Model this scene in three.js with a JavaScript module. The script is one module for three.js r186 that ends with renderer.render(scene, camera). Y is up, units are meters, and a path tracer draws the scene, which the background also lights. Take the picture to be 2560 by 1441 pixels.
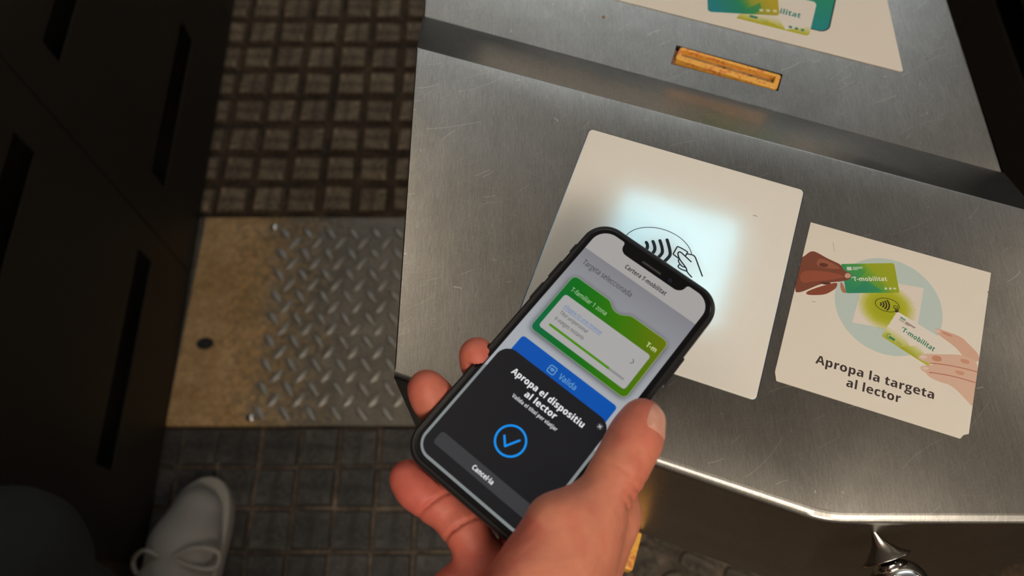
import * as THREE from 'three';
import { mergeGeometries, mergeVertices, toCreasedNormals } from 'three/addons/utils/BufferGeometryUtils.js';
import { RoundedBoxGeometry } from 'three/addons/geometries/RoundedBoxGeometry.js';
import { RectAreaLightUniformsLib } from 'three/addons/lights/RectAreaLightUniformsLib.js';

// ---------------------------------------------------------------- camera, light, exposure
const scene = new THREE.Scene();
const EYE = 1.25;
const camera = new THREE.PerspectiveCamera(2 * Math.atan(720.5 / 1900) * 180 / Math.PI, 2560 / 1441, 0.02, 40);
camera.position.set(0, EYE, 0);
camera.lookAt(0, EYE - Math.sin(65 * Math.PI / 180), -Math.cos(65 * Math.PI / 180));
camera.focus = 0.405; camera.userData.fStop = 7;
const renderer = new THREE.WebGLRenderer({ antialias: true });
renderer.toneMapping = THREE.LinearToneMapping;
renderer.toneMappingExposure = 1.0;
renderer.shadowMap.enabled = true;
RectAreaLightUniformsLib.init();
scene.background = new THREE.Color(0, 0, 0);
const WARM = new THREE.Color().setRGB(1.0, 0.90, 0.77), COOL = new THREE.Color().setRGB(0.80, 0.90, 1.0);
// lamps hung under the ceiling; their light upwards is added to brighten what the steel mirrors: [x, z, length along x, length along z, radiance down, radiance up, colour, label]
const LAMP_Y = 2.15;
const CEIL = 2.6;
const LAMPS = [
  [0.42, 1.15, 1.2, 0.60, 10.8, 6, WARM, 'warm hanging lamp above and behind the person at the turnstile'],
  [2.60, -0.80, 0.40, 1.2, 5, 3, WARM, 'warm hanging lamp over the aisle right of the turnstile'],
  [0.90, -2.75, 3.0, 0.40, 1.0, 4.8, COOL, 'cool white hanging lamp far ahead of the turnstile'],
  [-0.95, -1.05, 0.30, 1.3, 0.9, 7, WARM, 'added unseen uplight that brightens the steel deck by way of the ceiling'],  // added lamp, lights the ceiling that the left of the steel reflects
];

// ---------------------------------------------------------------- helpers
const count = {};
function numbered(n) { const k = count[n] = (count[n] ?? -1) + 1; return k ? n + '_' + String(k).padStart(3, '0') : n; }
function tag(o, label, category, group) { o.userData.label = label; if (category) o.userData.category = category; if (group) o.userData.group = group; return o; }
function thing(name, label, category, pos = [0, 0, 0], group) { const g = new THREE.Group(); g.name = numbered(name); g.position.set(...pos); scene.add(g); return tag(g, label, category, group); }
function part(name, geo, mat, parent, label) {
  const m = new THREE.Mesh(geo, mat); m.name = name; m.castShadow = m.receiveShadow = true; parent.add(m);
  if (label) m.userData.label = label; return m;
}
function struct(name, geo, mat) { const m = part(name, geo, mat, scene); m.userData.kind = 'structure'; return m; }
function box(w, h, d, x = 0, y = 0, z = 0) { const g = new THREE.BoxGeometry(w, h, d); g.translate(x, y, z); return g; }
function rbox(w, h, d, r, x = 0, y = 0, z = 0, seg = 3) { const g = new RoundedBoxGeometry(w, h, d, seg, r); g.translate(x, y, z); return g; }
function std(o) { return new THREE.MeshStandardMaterial(o); }
function phys(o) { return new THREE.MeshPhysicalMaterial(o); }
function lin(r, g, b) { return new THREE.Color().setRGB(r, g, b); }
function rng(seed) { let s = seed >>> 0; return () => { s = (s + 0x6d2b79f5) | 0; let t = Math.imul(s ^ (s >>> 15), 1 | s); t = (t + Math.imul(t ^ (t >>> 7), 61 | t)) ^ t; return ((t ^ (t >>> 14)) >>> 0) / 4294967296; }; }
function hash2(x, y) { let h = Math.imul(x | 0, 374761393) + Math.imul(y | 0, 668265263) | 0; h = Math.imul(h ^ (h >>> 13), 1274126177); return ((h ^ (h >>> 16)) >>> 0) / 4294967296; }
function vnoise(x, y, px = 0, py = 0) {              // value noise, optional period
  const ix = Math.floor(x), iy = Math.floor(y), fx = x - ix, fy = y - iy, u = fx * fx * (3 - 2 * fx), v = fy * fy * (3 - 2 * fy);
  const w = (a, p) => (p ? ((a % p) + p) % p : a);
  const a = hash2(w(ix, px), w(iy, py)), b = hash2(w(ix + 1, px), w(iy, py)), c = hash2(w(ix, px), w(iy + 1, py)), d = hash2(w(ix + 1, px), w(iy + 1, py));
  return a + (b - a) * u + (c - a) * v + (a - b - c + d) * u * v;
}
function canvas(w, h) { const c = document.createElement('canvas'); c.width = w; c.height = h; return [c, c.getContext('2d')]; }
function tex(c, srgb = true) { const t = new THREE.CanvasTexture(c); if (srgb) t.colorSpace = THREE.SRGBColorSpace; t.wrapS = t.wrapT = THREE.RepeatWrapping; t.magFilter = THREE.LinearFilter; t.anisotropy = 8; return t; }
function noiseTexture(n, f, srgb) {                  // f(x, y) -> [r, g, b] 0..255
  const [c, g] = canvas(n, n), im = g.createImageData(n, n);
  for (let y = 0; y < n; y++) for (let x = 0; x < n; x++) { const v = f(x, y), i = (y * n + x) * 4; im.data[i] = v[0]; im.data[i + 1] = v[1]; im.data[i + 2] = v[2]; im.data[i + 3] = 255; }
  g.putImageData(im, 0, 0); return [c, g];
}
// planar uv in metres chosen by the way each face points (position in the scene, not the camera)
function uvMetres(geo, s = 1) {
  const g = geo.index ? geo.toNonIndexed() : geo; if (!g.attributes.normal) g.computeVertexNormals();
  const p = g.attributes.position, n = g.attributes.normal, uv = new Float32Array(p.count * 2);
  for (let i = 0; i < p.count; i += 3) {
    let nx = 0, ny = 0, nz = 0; for (let k = 0; k < 3; k++) { nx += n.getX(i + k); ny += n.getY(i + k); nz += n.getZ(i + k); }
    nx = Math.abs(nx); ny = Math.abs(ny); nz = Math.abs(nz);
    for (let k = 0; k < 3; k++) {
      const x = p.getX(i + k), y = p.getY(i + k), z = p.getZ(i + k);
      const q = ny >= nx * 0.7 && ny >= nz * 0.7 ? [x, z] : nz >= nx ? [x, y] : [z, y];
      uv[(i + k) * 2] = q[0] * s; uv[(i + k) * 2 + 1] = q[1] * s;
    }
  }
  g.setAttribute('uv', new THREE.BufferAttribute(uv, 2)); return g;
}
function tris(list) { const g = new THREE.BufferGeometry(); g.setAttribute('position', new THREE.BufferAttribute(new Float32Array(list.flat(2)), 3)); g.computeVertexNormals(); return g; }
function quad(a, b, c, d) { return [[a, b, c], [a, c, d]]; }
function shapeOf(pts) { const s = new THREE.Shape(); pts.forEach((p, i) => (i ? s.lineTo(p[0], p[1]) : s.moveTo(p[0], p[1]))); s.closePath(); return s; }
function roundRect(w, h, r, x0 = 0, y0 = 0, S = THREE.Shape) {
  const s = new S();
  s.moveTo(x0 + r, y0); s.lineTo(x0 + w - r, y0); s.absarc(x0 + w - r, y0 + r, r, -Math.PI / 2, 0); s.lineTo(x0 + w, y0 + h - r); s.absarc(x0 + w - r, y0 + h - r, r, 0, Math.PI / 2);
  s.lineTo(x0 + r, y0 + h); s.absarc(x0 + r, y0 + h - r, r, Math.PI / 2, Math.PI); s.lineTo(x0, y0 + r); s.absarc(x0 + r, y0 + r, r, Math.PI, Math.PI * 1.5); return s;
}
// a sheet lying in the local x-z plane, top at y = 0, going down by depth; uv 0..1 over w x h
function sheet(shape, depth, w, h, x0 = 0, z0 = 0, bevel = 0) {
  const g = new THREE.ExtrudeGeometry(shape, { depth: depth - bevel, bevelEnabled: bevel > 0, bevelSize: bevel, bevelThickness: bevel, bevelSegments: 3, bevelOffset: -bevel, curveSegments: 10 });
  const p = g.attributes.position, uv = g.attributes.uv;
  for (let i = 0; i < p.count; i++) uv.setXY(i, (p.getX(i) - x0) / w, 1 - (p.getY(i) - z0) / h);
  g.translate(0, 0, bevel); g.rotateX(Math.PI / 2); return g;
}

// ---------------------------------------------------------------- materials
const R0 = rng(7);
// brushed steel, 0.4 m of it: streaks run along v (away from the viewer), with scratches
const [steelCanvas, sg] = noiseTexture(2048, (x, y) => {
  const a = vnoise(x * 0.9, y * 0.05, 1843, 102) - 0.5, b = vnoise(x * 0.35 + 50, y * 0.006 + 9, 717, 12) - 0.5, c = vnoise(x * 0.006, y * 0.006, 12, 12) - 0.5, d = vnoise(x * 0.03, y * 0.02, 61, 41) - 0.5;
  const v = 182 + a * 20 + b * 5 + c * 12 + d * 8 + (hash2(x, y >> 2) - 0.5) * 16; return [v * 1.0, v * 0.985, v * 0.955];
});
function scratches(g, n, len, alpha, seed, w = 1.2, bias = null) {
  const R = rng(seed); g.lineCap = 'round';
  for (let i = 0; i < n; i++) {
    const x = R() * 2048, y = R() * 2048, a = bias === null ? R() * Math.PI : bias + (R() - 0.5) * 0.7, l = len * (0.3 + R() * R() * 2), k = (R() - 0.5) * l * 0.25;
    g.strokeStyle = `rgba(255,250,238,${alpha * (0.3 + R() * 0.7)})`; g.lineWidth = w * (0.6 + R() * 0.8);
    g.beginPath(); g.moveTo(x, y); g.quadraticCurveTo(x + Math.cos(a) * l / 2 - Math.sin(a) * k, y + Math.sin(a) * l / 2 + Math.cos(a) * k, x + Math.cos(a) * l, y + Math.sin(a) * l); g.stroke();
  }
}
scratches(sg, 1300, 60, 0.19, 11); scratches(sg, 1000, 90, 0.17, 12, 1.1, 0.65); scratches(sg, 170, 90, 0.65, 13, 1.7, 0.5); scratches(sg, 110, 12, 0.9, 14, 2.6);
const steelMap = tex(steelCanvas); steelMap.repeat.set(2.5, 2.5);
const [roughCanvas] = noiseTexture(1024, (x, y) => {
  const a = vnoise(x * 0.9, y * 0.014, 922, 14) - 0.5, c = vnoise(x * 0.008, y * 0.008, 8, 8) - 0.5, v = 128 + a * 9 + c * 22; return [v, v, v];
});
const steelRough = tex(roughCanvas, false); steelRough.repeat.set(2.5, 2.5);
const steel = phys({ name: 'brushed_steel', color: lin(0.80, 0.79, 0.77), metalness: 1, roughness: 0.62, map: steelMap, roughnessMap: steelRough, anisotropy: 0.35 });
const steelDark = std({ name: 'inner_steel', color: lin(0.18, 0.17, 0.16), metalness: 0.8, roughness: 0.5 });
const chrome = std({ name: 'chrome', color: lin(0.75, 0.74, 0.72), metalness: 1, roughness: 0.08 });
const blackRubber = std({ name: 'black_rubber', color: lin(0.025, 0.024, 0.022), roughness: 0.9 });

// ---------------------------------------------------------------- the hall
const W = 4, ZB = -5, ZF = 3;
const floorStain = tex(noiseTexture(512, (x, y) => {
  const a = vnoise(x / 32, y / 32, 16, 16), b = vnoise(x / 6, y / 6, 85, 85), c = hash2(x, y), v = 150 + (a - 0.5) * 70 + (b - 0.5) * 60 + (c - 0.5) * 60; return [v, v * 0.97, v * 0.93];
})[0]); floorStain.repeat.set(2.2, 2.2);
const groutDark = std({ name: 'dark_grout', color: lin(0.17, 0.110, 0.058), map: floorStain, roughness: 0.9 });
const groutPale = std({ name: 'pale_grout', color: lin(0.30, 0.235, 0.18), map: floorStain, roughness: 0.9 });
const stoneA = [0.9, 1.0, 1.12].map((k) => std({ name: 'worn_stone', color: lin(0.64 * k, 0.49 * k, 0.33 * k), map: floorStain, roughness: 0.75 }));
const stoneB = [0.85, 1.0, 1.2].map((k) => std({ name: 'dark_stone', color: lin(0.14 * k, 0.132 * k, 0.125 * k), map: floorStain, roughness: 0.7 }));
const floor = struct('floor', uvMetres(box(2 * W, 0.1, ZF - ZB, 0, -0.058, (ZF + ZB) / 2)), groutDark);
// paved border in front of the tread plate has its own, paler bed
part('mortar_bed', uvMetres(box(1.05, 0.004, 0.56, -0.07, -0.0055, -0.045)), groutPale, floor);
function tileGeo(s, h, b, seed) {
  const R = rng(seed), j = () => (R() - 0.5) * s * 0.05, o = s / 2, i = o - b, top = [[-i, -i], [i, -i], [i, i], [-i, i]].map((p) => [p[0] + j(), p[1] + j()]), bot = [[-o, -o], [o, -o], [o, o], [-o, o]], t = [];
  for (let k = 0; k < 4; k++) { const l = (k + 1) % 4; t.push(...quad([bot[k][0], 0, bot[k][1]], [top[k][0], h, top[k][1]], [top[l][0], h, top[l][1]], [bot[l][0], 0, bot[l][1]])); }
  t.push(...quad([top[0][0], h, top[0][1]], [top[3][0], h, top[3][1]], [top[2][0], h, top[2][1]], [top[1][0], h, top[1][1]]));
  return uvMetres(tris(t));
}
const upTiles = [1, 2, 3].map((s) => tileGeo(0.054, 0.008, 0.0035, s)), lowTiles = [4, 5, 6].map((s) => tileGeo(0.0615, 0.006, 0.003, s));
const RT = rng(31);
for (let r = 0; r < 9; r++) for (let c = 0; c < 9; c++) {
  const x = -0.0675 - 0.067 * c, z = -0.7715 - 0.07 * r; if (x < -0.64) continue;
  const m = part('tile', upTiles[(RT() * 3) | 0], stoneA[(RT() * 3) | 0], floor); m.position.set(x + (RT() - 0.5) * 0.003, -0.008, z + (RT() - 0.5) * 0.003); m.rotation.y = ((RT() * 4) | 0) * Math.PI / 2 + (RT() - 0.5) * 0.03;
}
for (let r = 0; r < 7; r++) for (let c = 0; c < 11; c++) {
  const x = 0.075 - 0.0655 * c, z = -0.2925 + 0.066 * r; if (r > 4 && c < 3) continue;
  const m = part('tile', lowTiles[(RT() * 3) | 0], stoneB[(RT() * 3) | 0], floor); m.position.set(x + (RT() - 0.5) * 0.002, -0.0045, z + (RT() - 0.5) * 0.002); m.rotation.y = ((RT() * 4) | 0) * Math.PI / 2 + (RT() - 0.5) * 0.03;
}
// petal shaped paving stones to the right, seen under the reader hood
const petalMat = [0.95, 1.1].map((k) => std({ name: 'petal_stone', color: lin(0.30 * k, 0.25 * k, 0.185 * k), map: floorStain, roughness: 0.8 }));
function petal(cx, cz, rx, rz, turn, k) {
  const s = new THREE.Shape(); for (let i = 0; i < 28; i++) { const a = i / 28 * Math.PI * 2, e = 0.62, px = Math.sign(Math.cos(a)) * Math.abs(Math.cos(a)) ** e * rx, py = Math.sign(Math.sin(a)) * Math.abs(Math.sin(a)) ** e * rz; i ? s.lineTo(px, py) : s.moveTo(px, py); }
  const g = sheet(s, 0.008, 1, 1, 0, 0, 0.003); g.translate(0, 0.0035, 0); const m = part('paving_stone', uvMetres(g), petalMat[k % 2], floor); m.position.set(cx, 0, cz); m.rotation.y = turn;
}
petal(0.204, -0.112, 0.021, 0.026, 0.35, 0); petal(0.288, -0.108, 0.028, 0.013, -0.42, 1); petal(0.236, -0.148, 0.024, 0.010, -0.5, 0); petal(0.249, -0.076, 0.017, 0.022, 0.25, 1);
petal(0.352, -0.085, 0.026, 0.015, -0.4, 0); petal(0.335, -0.14, 0.02, 0.02, 0.3, 1); petal(0.165, -0.07, 0.018, 0.022, 0.3, 0); petal(0.30, -0.055, 0.022, 0.016, -0.3, 1); petal(0.20, -0.045, 0.02, 0.02, 0, 0);
const paint = std({ name: 'hall_paint', color: lin(0.42, 0.39, 0.35), roughness: 0.9 });
struct('ceiling', box(2 * W + 0.4, 0.1, ZF - ZB + 0.4, 0, CEIL + 0.05, (ZF + ZB) / 2), std({ name: 'ceiling_panel', color: lin(0.74, 0.72, 0.69), roughness: 0.9 }));
struct('wall_left', box(0.2, CEIL, ZF - ZB + 0.4, -W - 0.1, CEIL / 2, (ZF + ZB) / 2), paint);
struct('wall_right', box(0.2, CEIL, ZF - ZB + 0.4, W + 0.1, CEIL / 2, (ZF + ZB) / 2), paint);
struct('wall_back', box(2 * W, CEIL, 0.2, 0, CEIL / 2, ZB - 0.1), std({ name: 'dark_wall_paint', color: lin(0.05, 0.037, 0.022), roughness: 0.9 }));
struct('wall_front', box(2 * W, CEIL, 0.2, 0, CEIL / 2, ZF + 0.1), paint);
for (const [x, z, a, b, power, upward, color, label] of LAMPS) {
  const t = thing('hanging_lamp', label, 'lamp', [x, LAMP_Y, z]);
  for (const [sx, sz] of [[-1, -1], [1, -1], [1, 1], [-1, 1]]) { const r = new THREE.CylinderGeometry(0.004, 0.004, CEIL - LAMP_Y + 0.01, 8); r.translate(sx * (a / 2 + 0.01), (CEIL - LAMP_Y) / 2 - 0.005, sz * (b / 2 + 0.01)); part('hanger', r, steelDark, t); }
  part('housing', mergeGeometries([box(a + 0.04, 0.05, 0.02, 0, -0.025, b / 2 + 0.01), box(a + 0.04, 0.05, 0.02, 0, -0.025, -b / 2 - 0.01), box(0.02, 0.05, b, a / 2 + 0.01, -0.025, 0), box(0.02, 0.05, b, -a / 2 - 0.01, -0.025, 0)]), steelDark, t);
  part('lamp_diffuser', box(a, 0.01, b, 0, -0.02, 0), std({ name: 'lamp_glow', color: lin(0.8, 0.8, 0.8), emissive: color, emissiveIntensity: Math.min(4, power), roughness: 0.6 }), t);
  part('lamp_diffuser', box(a, 0.004, b, 0, -0.006, 0), std({ name: 'added_up_glow', color: lin(0.8, 0.8, 0.8), emissive: color, emissiveIntensity: 2, roughness: 0.6 }), t);  // glowing top, added along with the light upwards
  const u = new THREE.RectAreaLight(color, upward, a, b); u.name = 'lamp_light'; u.position.set(0, 0.004, 0); u.rotation.x = Math.PI / 2; t.add(u);  // added light upwards, brightens the ceiling
  const l = new THREE.RectAreaLight(color, power, a, b); l.name = 'lamp_light'; l.position.set(0, -0.03, 0); l.rotation.x = -Math.PI / 2; t.add(l);
}

// ---------------------------------------------------------------- tread plate on the floor
{
  const X0 = -0.5775, X1 = -0.02, Z0 = -0.728, Z1 = -0.327, t = thing('tread_plate', 'grey raised-pattern metal floor plate with a dirty smooth left border', 'floor plate', [0, 0, 0]);
  const [c] = noiseTexture(1024, (px, py) => {          // colour of the metal, and ochre dirt trodden into its left border
    const x = px / 1024, y = py / 1024, n = vnoise(x * 19, y * 14), m = vnoise(x * 80, y * 58), f = vnoise(x * 320, y * 232), edge = 0.135 + y * 0.04;
    const k = THREE.MathUtils.clamp(0.95 - Math.max(0, x - edge + (n - 0.5) * 0.06) * 2.8 + (m - 0.5) * 0.45 * (x > edge - 0.03) + (f - 0.5) * 0.35, 0.1, 1);
    const g = 106 + (n - 0.5) * 16 + (m - 0.5) * 20 + (f - 0.5) * 22, d = [192, 154, 104].map((v) => v + (n - 0.5) * 24 + (m - 0.5) * 26 + (f - 0.5) * 20); return [0, 1, 2].map((i) => g * (1 - k) * [1, 0.97, 0.91][i] + d[i] * k);
  });
  const [r] = noiseTexture(512, (px, py) => { const x = px / 512, y = py / 512, m = vnoise(x * 80, y * 58), metal = THREE.MathUtils.clamp((x - 0.16 + (m - 0.5) * 0.08) * 3.2, 0, 1), v = 225 - metal * 100 + (m - 0.5) * 50; return [0, v, metal * 235]; });
  const mt = tex(c), rm = tex(r, false), mat = std({ name: 'tread_metal', color: lin(1, 1, 1), map: mt, roughness: 1, metalness: 0.8, roughnessMap: rm, metalnessMap: rm });
  const lugMat = std({ name: 'worn_tread_lug', color: lin(0.36, 0.34, 0.30), metalness: 0.75, roughness: 0.45 });
  const put = (g) => { const p = g.attributes.position, uv = new Float32Array(p.count * 2); for (let i = 0; i < p.count; i++) { uv[i * 2] = (p.getX(i) - X0) / (X1 - X0); uv[i * 2 + 1] = 1 - (p.getZ(i) - Z0) / (Z1 - Z0); } g.setAttribute('uv', new THREE.BufferAttribute(uv, 2)); return g; };
  const pg = rbox(X1 - X0, 0.010, Z1 - Z0, 0.0015, (X0 + X1) / 2, 0, (Z0 + Z1) / 2, 2), pp = pg.attributes.position; for (let i = 0; i < pp.count; i++) if (pp.getX(i) < X0 + 0.05) pp.setX(i, pp.getX(i) + (pp.getZ(i) - Z1) * 0.0327);
  part('plate', put(pg), mat, t);
  const lug = (len, wid, hgt) => { const g = new THREE.SphereGeometry(1, 14, 8, 0, Math.PI * 2, 0, Math.PI / 2), p = g.attributes.position; for (let i = 0; i < p.count; i++) { const u = p.getX(i), pinch = 1 - 0.35 * u * u; p.setXYZ(i, u * len / 2, p.getY(i) * hgt, p.getZ(i) * wid / 2 * pinch); } g.computeVertexNormals(); return g; };
  const P = 0.0429, Q = 0.0431; let n = 0;
  for (let i = -1; i < 17; i++) for (let j = 0; j < 19; j++) {
    const odd = j % 2, x = -0.4683 + P * (i + odd / 2) - 0.0011 * j * 0, z = -0.694 + Q * j / 2; if (z > Z1 - 0.012 || x > -0.03) continue;
    const edge = -0.49 + (z - Z0) * 0.045, fade = THREE.MathUtils.clamp((x - edge + 0.03) / 0.16, 0, 1); if (fade < 0.12) continue;
    const g = lug(0.0335, 0.0135, 0.0016 + 0.0028 * fade); g.rotateY((odd ? 1 : -1) * 0.87); g.translate(x, 0.0049, z); part('tread_lug', put(g), fade > 0.45 ? lugMat : mat, t);
  }
  for (const [x, z] of [[-0.4467, -0.7063], [-0.4382, -0.3408]]) { const g = new THREE.SphereGeometry(0.0075, 16, 8, 0, Math.PI * 2, 0, Math.PI / 2); g.scale(1, 0.55, 1); g.translate(x, 0.0049, z); part('screw', g, chrome, t); }
  const hole = new THREE.CylinderGeometry(0.0125, 0.0135, 0.0012, 20); hole.scale(1.15, 1, 0.85); hole.translate(-0.5367, 0.0054, -0.4734); part('rubber_plug', hole, blackRubber, t);
}

// ---------------------------------------------------------------- neighbouring cabinets with slotted sides
const cabinetPaint = std({ name: 'dark_cabinet', color: lin(0.026, 0.020, 0.014), roughness: 0.55, metalness: 0.2 });
function slottedCabinet(label, face, turn, dir, panels, slots) {           // side panels in the plane x = 0 of the group, z along the aisle
  const t = thing('turnstile_cabinet', label, 'cabinet', [face, 0, 0]); t.rotation.y = turn;
  for (const [a, b] of panels) {
    const s = shapeOf([[a, 0.003], [b, 0.003], [b, 0.88], [a, 0.88]]);
    for (const [p, q, lo, hi] of slots) if (p > a && q < b) { const h = new THREE.Path(); h.moveTo(p, lo); h.lineTo(p, hi); h.lineTo(q, hi); h.lineTo(q, lo); h.closePath(); s.holes.push(h); }
    const g = new THREE.ExtrudeGeometry(s, { depth: 0.0024, bevelEnabled: false });
    g.rotateY(-Math.PI / 2); g.translate(dir < 0 ? 0 : 0.0024, 0, 0); part('side_panel', g, cabinetPaint, t);
  }
  const a = Math.min(...panels.flat()), b = Math.max(...panels.flat());
  part('inner_body', box(0.26, 0.84, b - a - 0.01, dir * 0.22, 0.45, (a + b) / 2), cabinetPaint, t);
  part('plinth', box(0.30, 0.028, b - a - 0.02, dir * 0.20, 0.014, (a + b) / 2), cabinetPaint, t);
  part('cover', rbox(0.38, 0.03, b - a, 0.006, dir * 0.19, 0.893, (a + b) / 2), steel, t);
}
slottedCabinet('dark neighbouring turnstile cabinet on the left with rows of black side slots', -0.567, 0.0327, -1,
  [[-2.1, -1.8115], [-1.8085, -1.2015], [-1.1985, -0.6125], [-0.6095, -0.105]],
  [[-1.026, -0.70, 0.15, 0.204], [-0.561, -0.223, 0.148, 0.198], [-1.06, -0.684, 0.474, 0.517], [-0.545, -0.14, 0.474, 0.519], [-1.65, -1.32, 0.15, 0.2]]);
slottedCabinet('dark turnstile cabinet beyond the right edge of the steel turnstile', 0.852, 0, 1,
  [[-2.1, -1.641], [-1.638, -1.0615], [-1.0585, -0.47], [-0.467, 0.6]], [[-1.03, -0.60, 0.245, 0.30], [-1.55, -1.15, 0.245, 0.30], [-0.40, 0.2, 0.245, 0.3]]);

// ---------------------------------------------------------------- the steel turnstile
const DECK = 0.88, LOW = 0.838, LOW_SCALE = 1.0516, SKIRT = 0.686, BACK = -1.25;
const E_PLATE = -0.3435;                                              // turn of the reader plate about the vertical
const A = [-0.0606, -0.1232], B = [-0.0606, -0.3428], Cc = [0.3003, -0.2202], Ee = [0.3003, -0.0503], F = [0.1483, -0.0504];
const VL = [-0.0638, -0.4077], VR = [0.3167, -0.2740];
function offsetRing(pts, d) {                                         // every edge i (from point i to i + 1) moved inward by d[i]; pts run clockwise seen from above (x right, z down)
  const n = pts.length, out = [];
  const edge = (i) => { const a = pts[i], b = pts[(i + 1) % n], l = Math.hypot(b[0] - a[0], b[1] - a[1]), u = [(b[0] - a[0]) / l, (b[1] - a[1]) / l]; return { p: [a[0] - u[1] * d[i], a[1] + u[0] * d[i]], u }; };
  for (let i = 0; i < n; i++) {
    const e = edge((i + n - 1) % n), g = edge(i), cr = e.u[0] * g.u[1] - e.u[1] * g.u[0];
    if (Math.abs(cr) < 1e-6) { out.push(g.p); continue; }
    const t = ((g.p[0] - e.p[0]) * g.u[1] - (g.p[1] - e.p[1]) * g.u[0]) / cr; out.push([e.p[0] + e.u[0] * t, e.p[1] + e.u[1] * t]);
  }
  return out;
}
function filletTop(pts, rh, rv, y, hole) {                            // a flat top with rounded edges
  const N = 9, rings = []; for (let k = 0; k <= N; k++) { const th = k / N * Math.PI / 2; rings.push(offsetRing(pts, rh.map((r) => r * (1 - Math.sin(th)))).map((p) => [p[0], y - rv * (1 - Math.cos(th)), p[1]])); }
  const t = []; for (let k = 0; k < N; k++) for (let i = 0; i < pts.length; i++) { const j = (i + 1) % pts.length; t.push(...quad(rings[k][i], rings[k][j], rings[k + 1][j], rings[k + 1][i])); }
  const s = shapeOf(rings[0].map((p) => [p[0], p[2]])); if (hole) { const h = new THREE.Path(); hole.forEach((p, i) => (i ? h.lineTo(...p) : h.moveTo(...p))); h.closePath(); s.holes.push(h); }
  const cap = new THREE.ShapeGeometry(s); cap.rotateX(Math.PI / 2); cap.translate(0, y, 0);
  const c2 = cap.toNonIndexed(); c2.deleteAttribute('uv'); const p = c2.attributes.position, fl = [];
  for (let i = 0; i < p.count; i += 3) { const v = [0, 1, 2].map((k) => [p.getX(i + k), p.getY(i + k), p.getZ(i + k)]), up = (v[1][2] - v[0][2]) * (v[2][0] - v[0][0]) - (v[1][0] - v[0][0]) * (v[2][2] - v[0][2]) > 0; fl.push(up ? v : [v[0], v[2], v[1]]); }
  let g = tris([...fl, ...t]); g.deleteAttribute('normal'); g = toCreasedNormals(mergeVertices(g, 1e-6), 0.5); return uvMetres(g);
}
const PO = new THREE.Vector3(0.0464, DECK, -0.277);                    // far left corner of the reader plate
function fromPlate(x, z) { const c = Math.cos(E_PLATE), s = Math.sin(E_PLATE); return [PO.x + x * c + z * s, PO.z - x * s + z * c]; }
const ts = thing('ticket_turnstile', 'large brushed stainless steel turnstile top with a raised card reader hood', 'turnstile', [0, 0, 0]);
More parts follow.
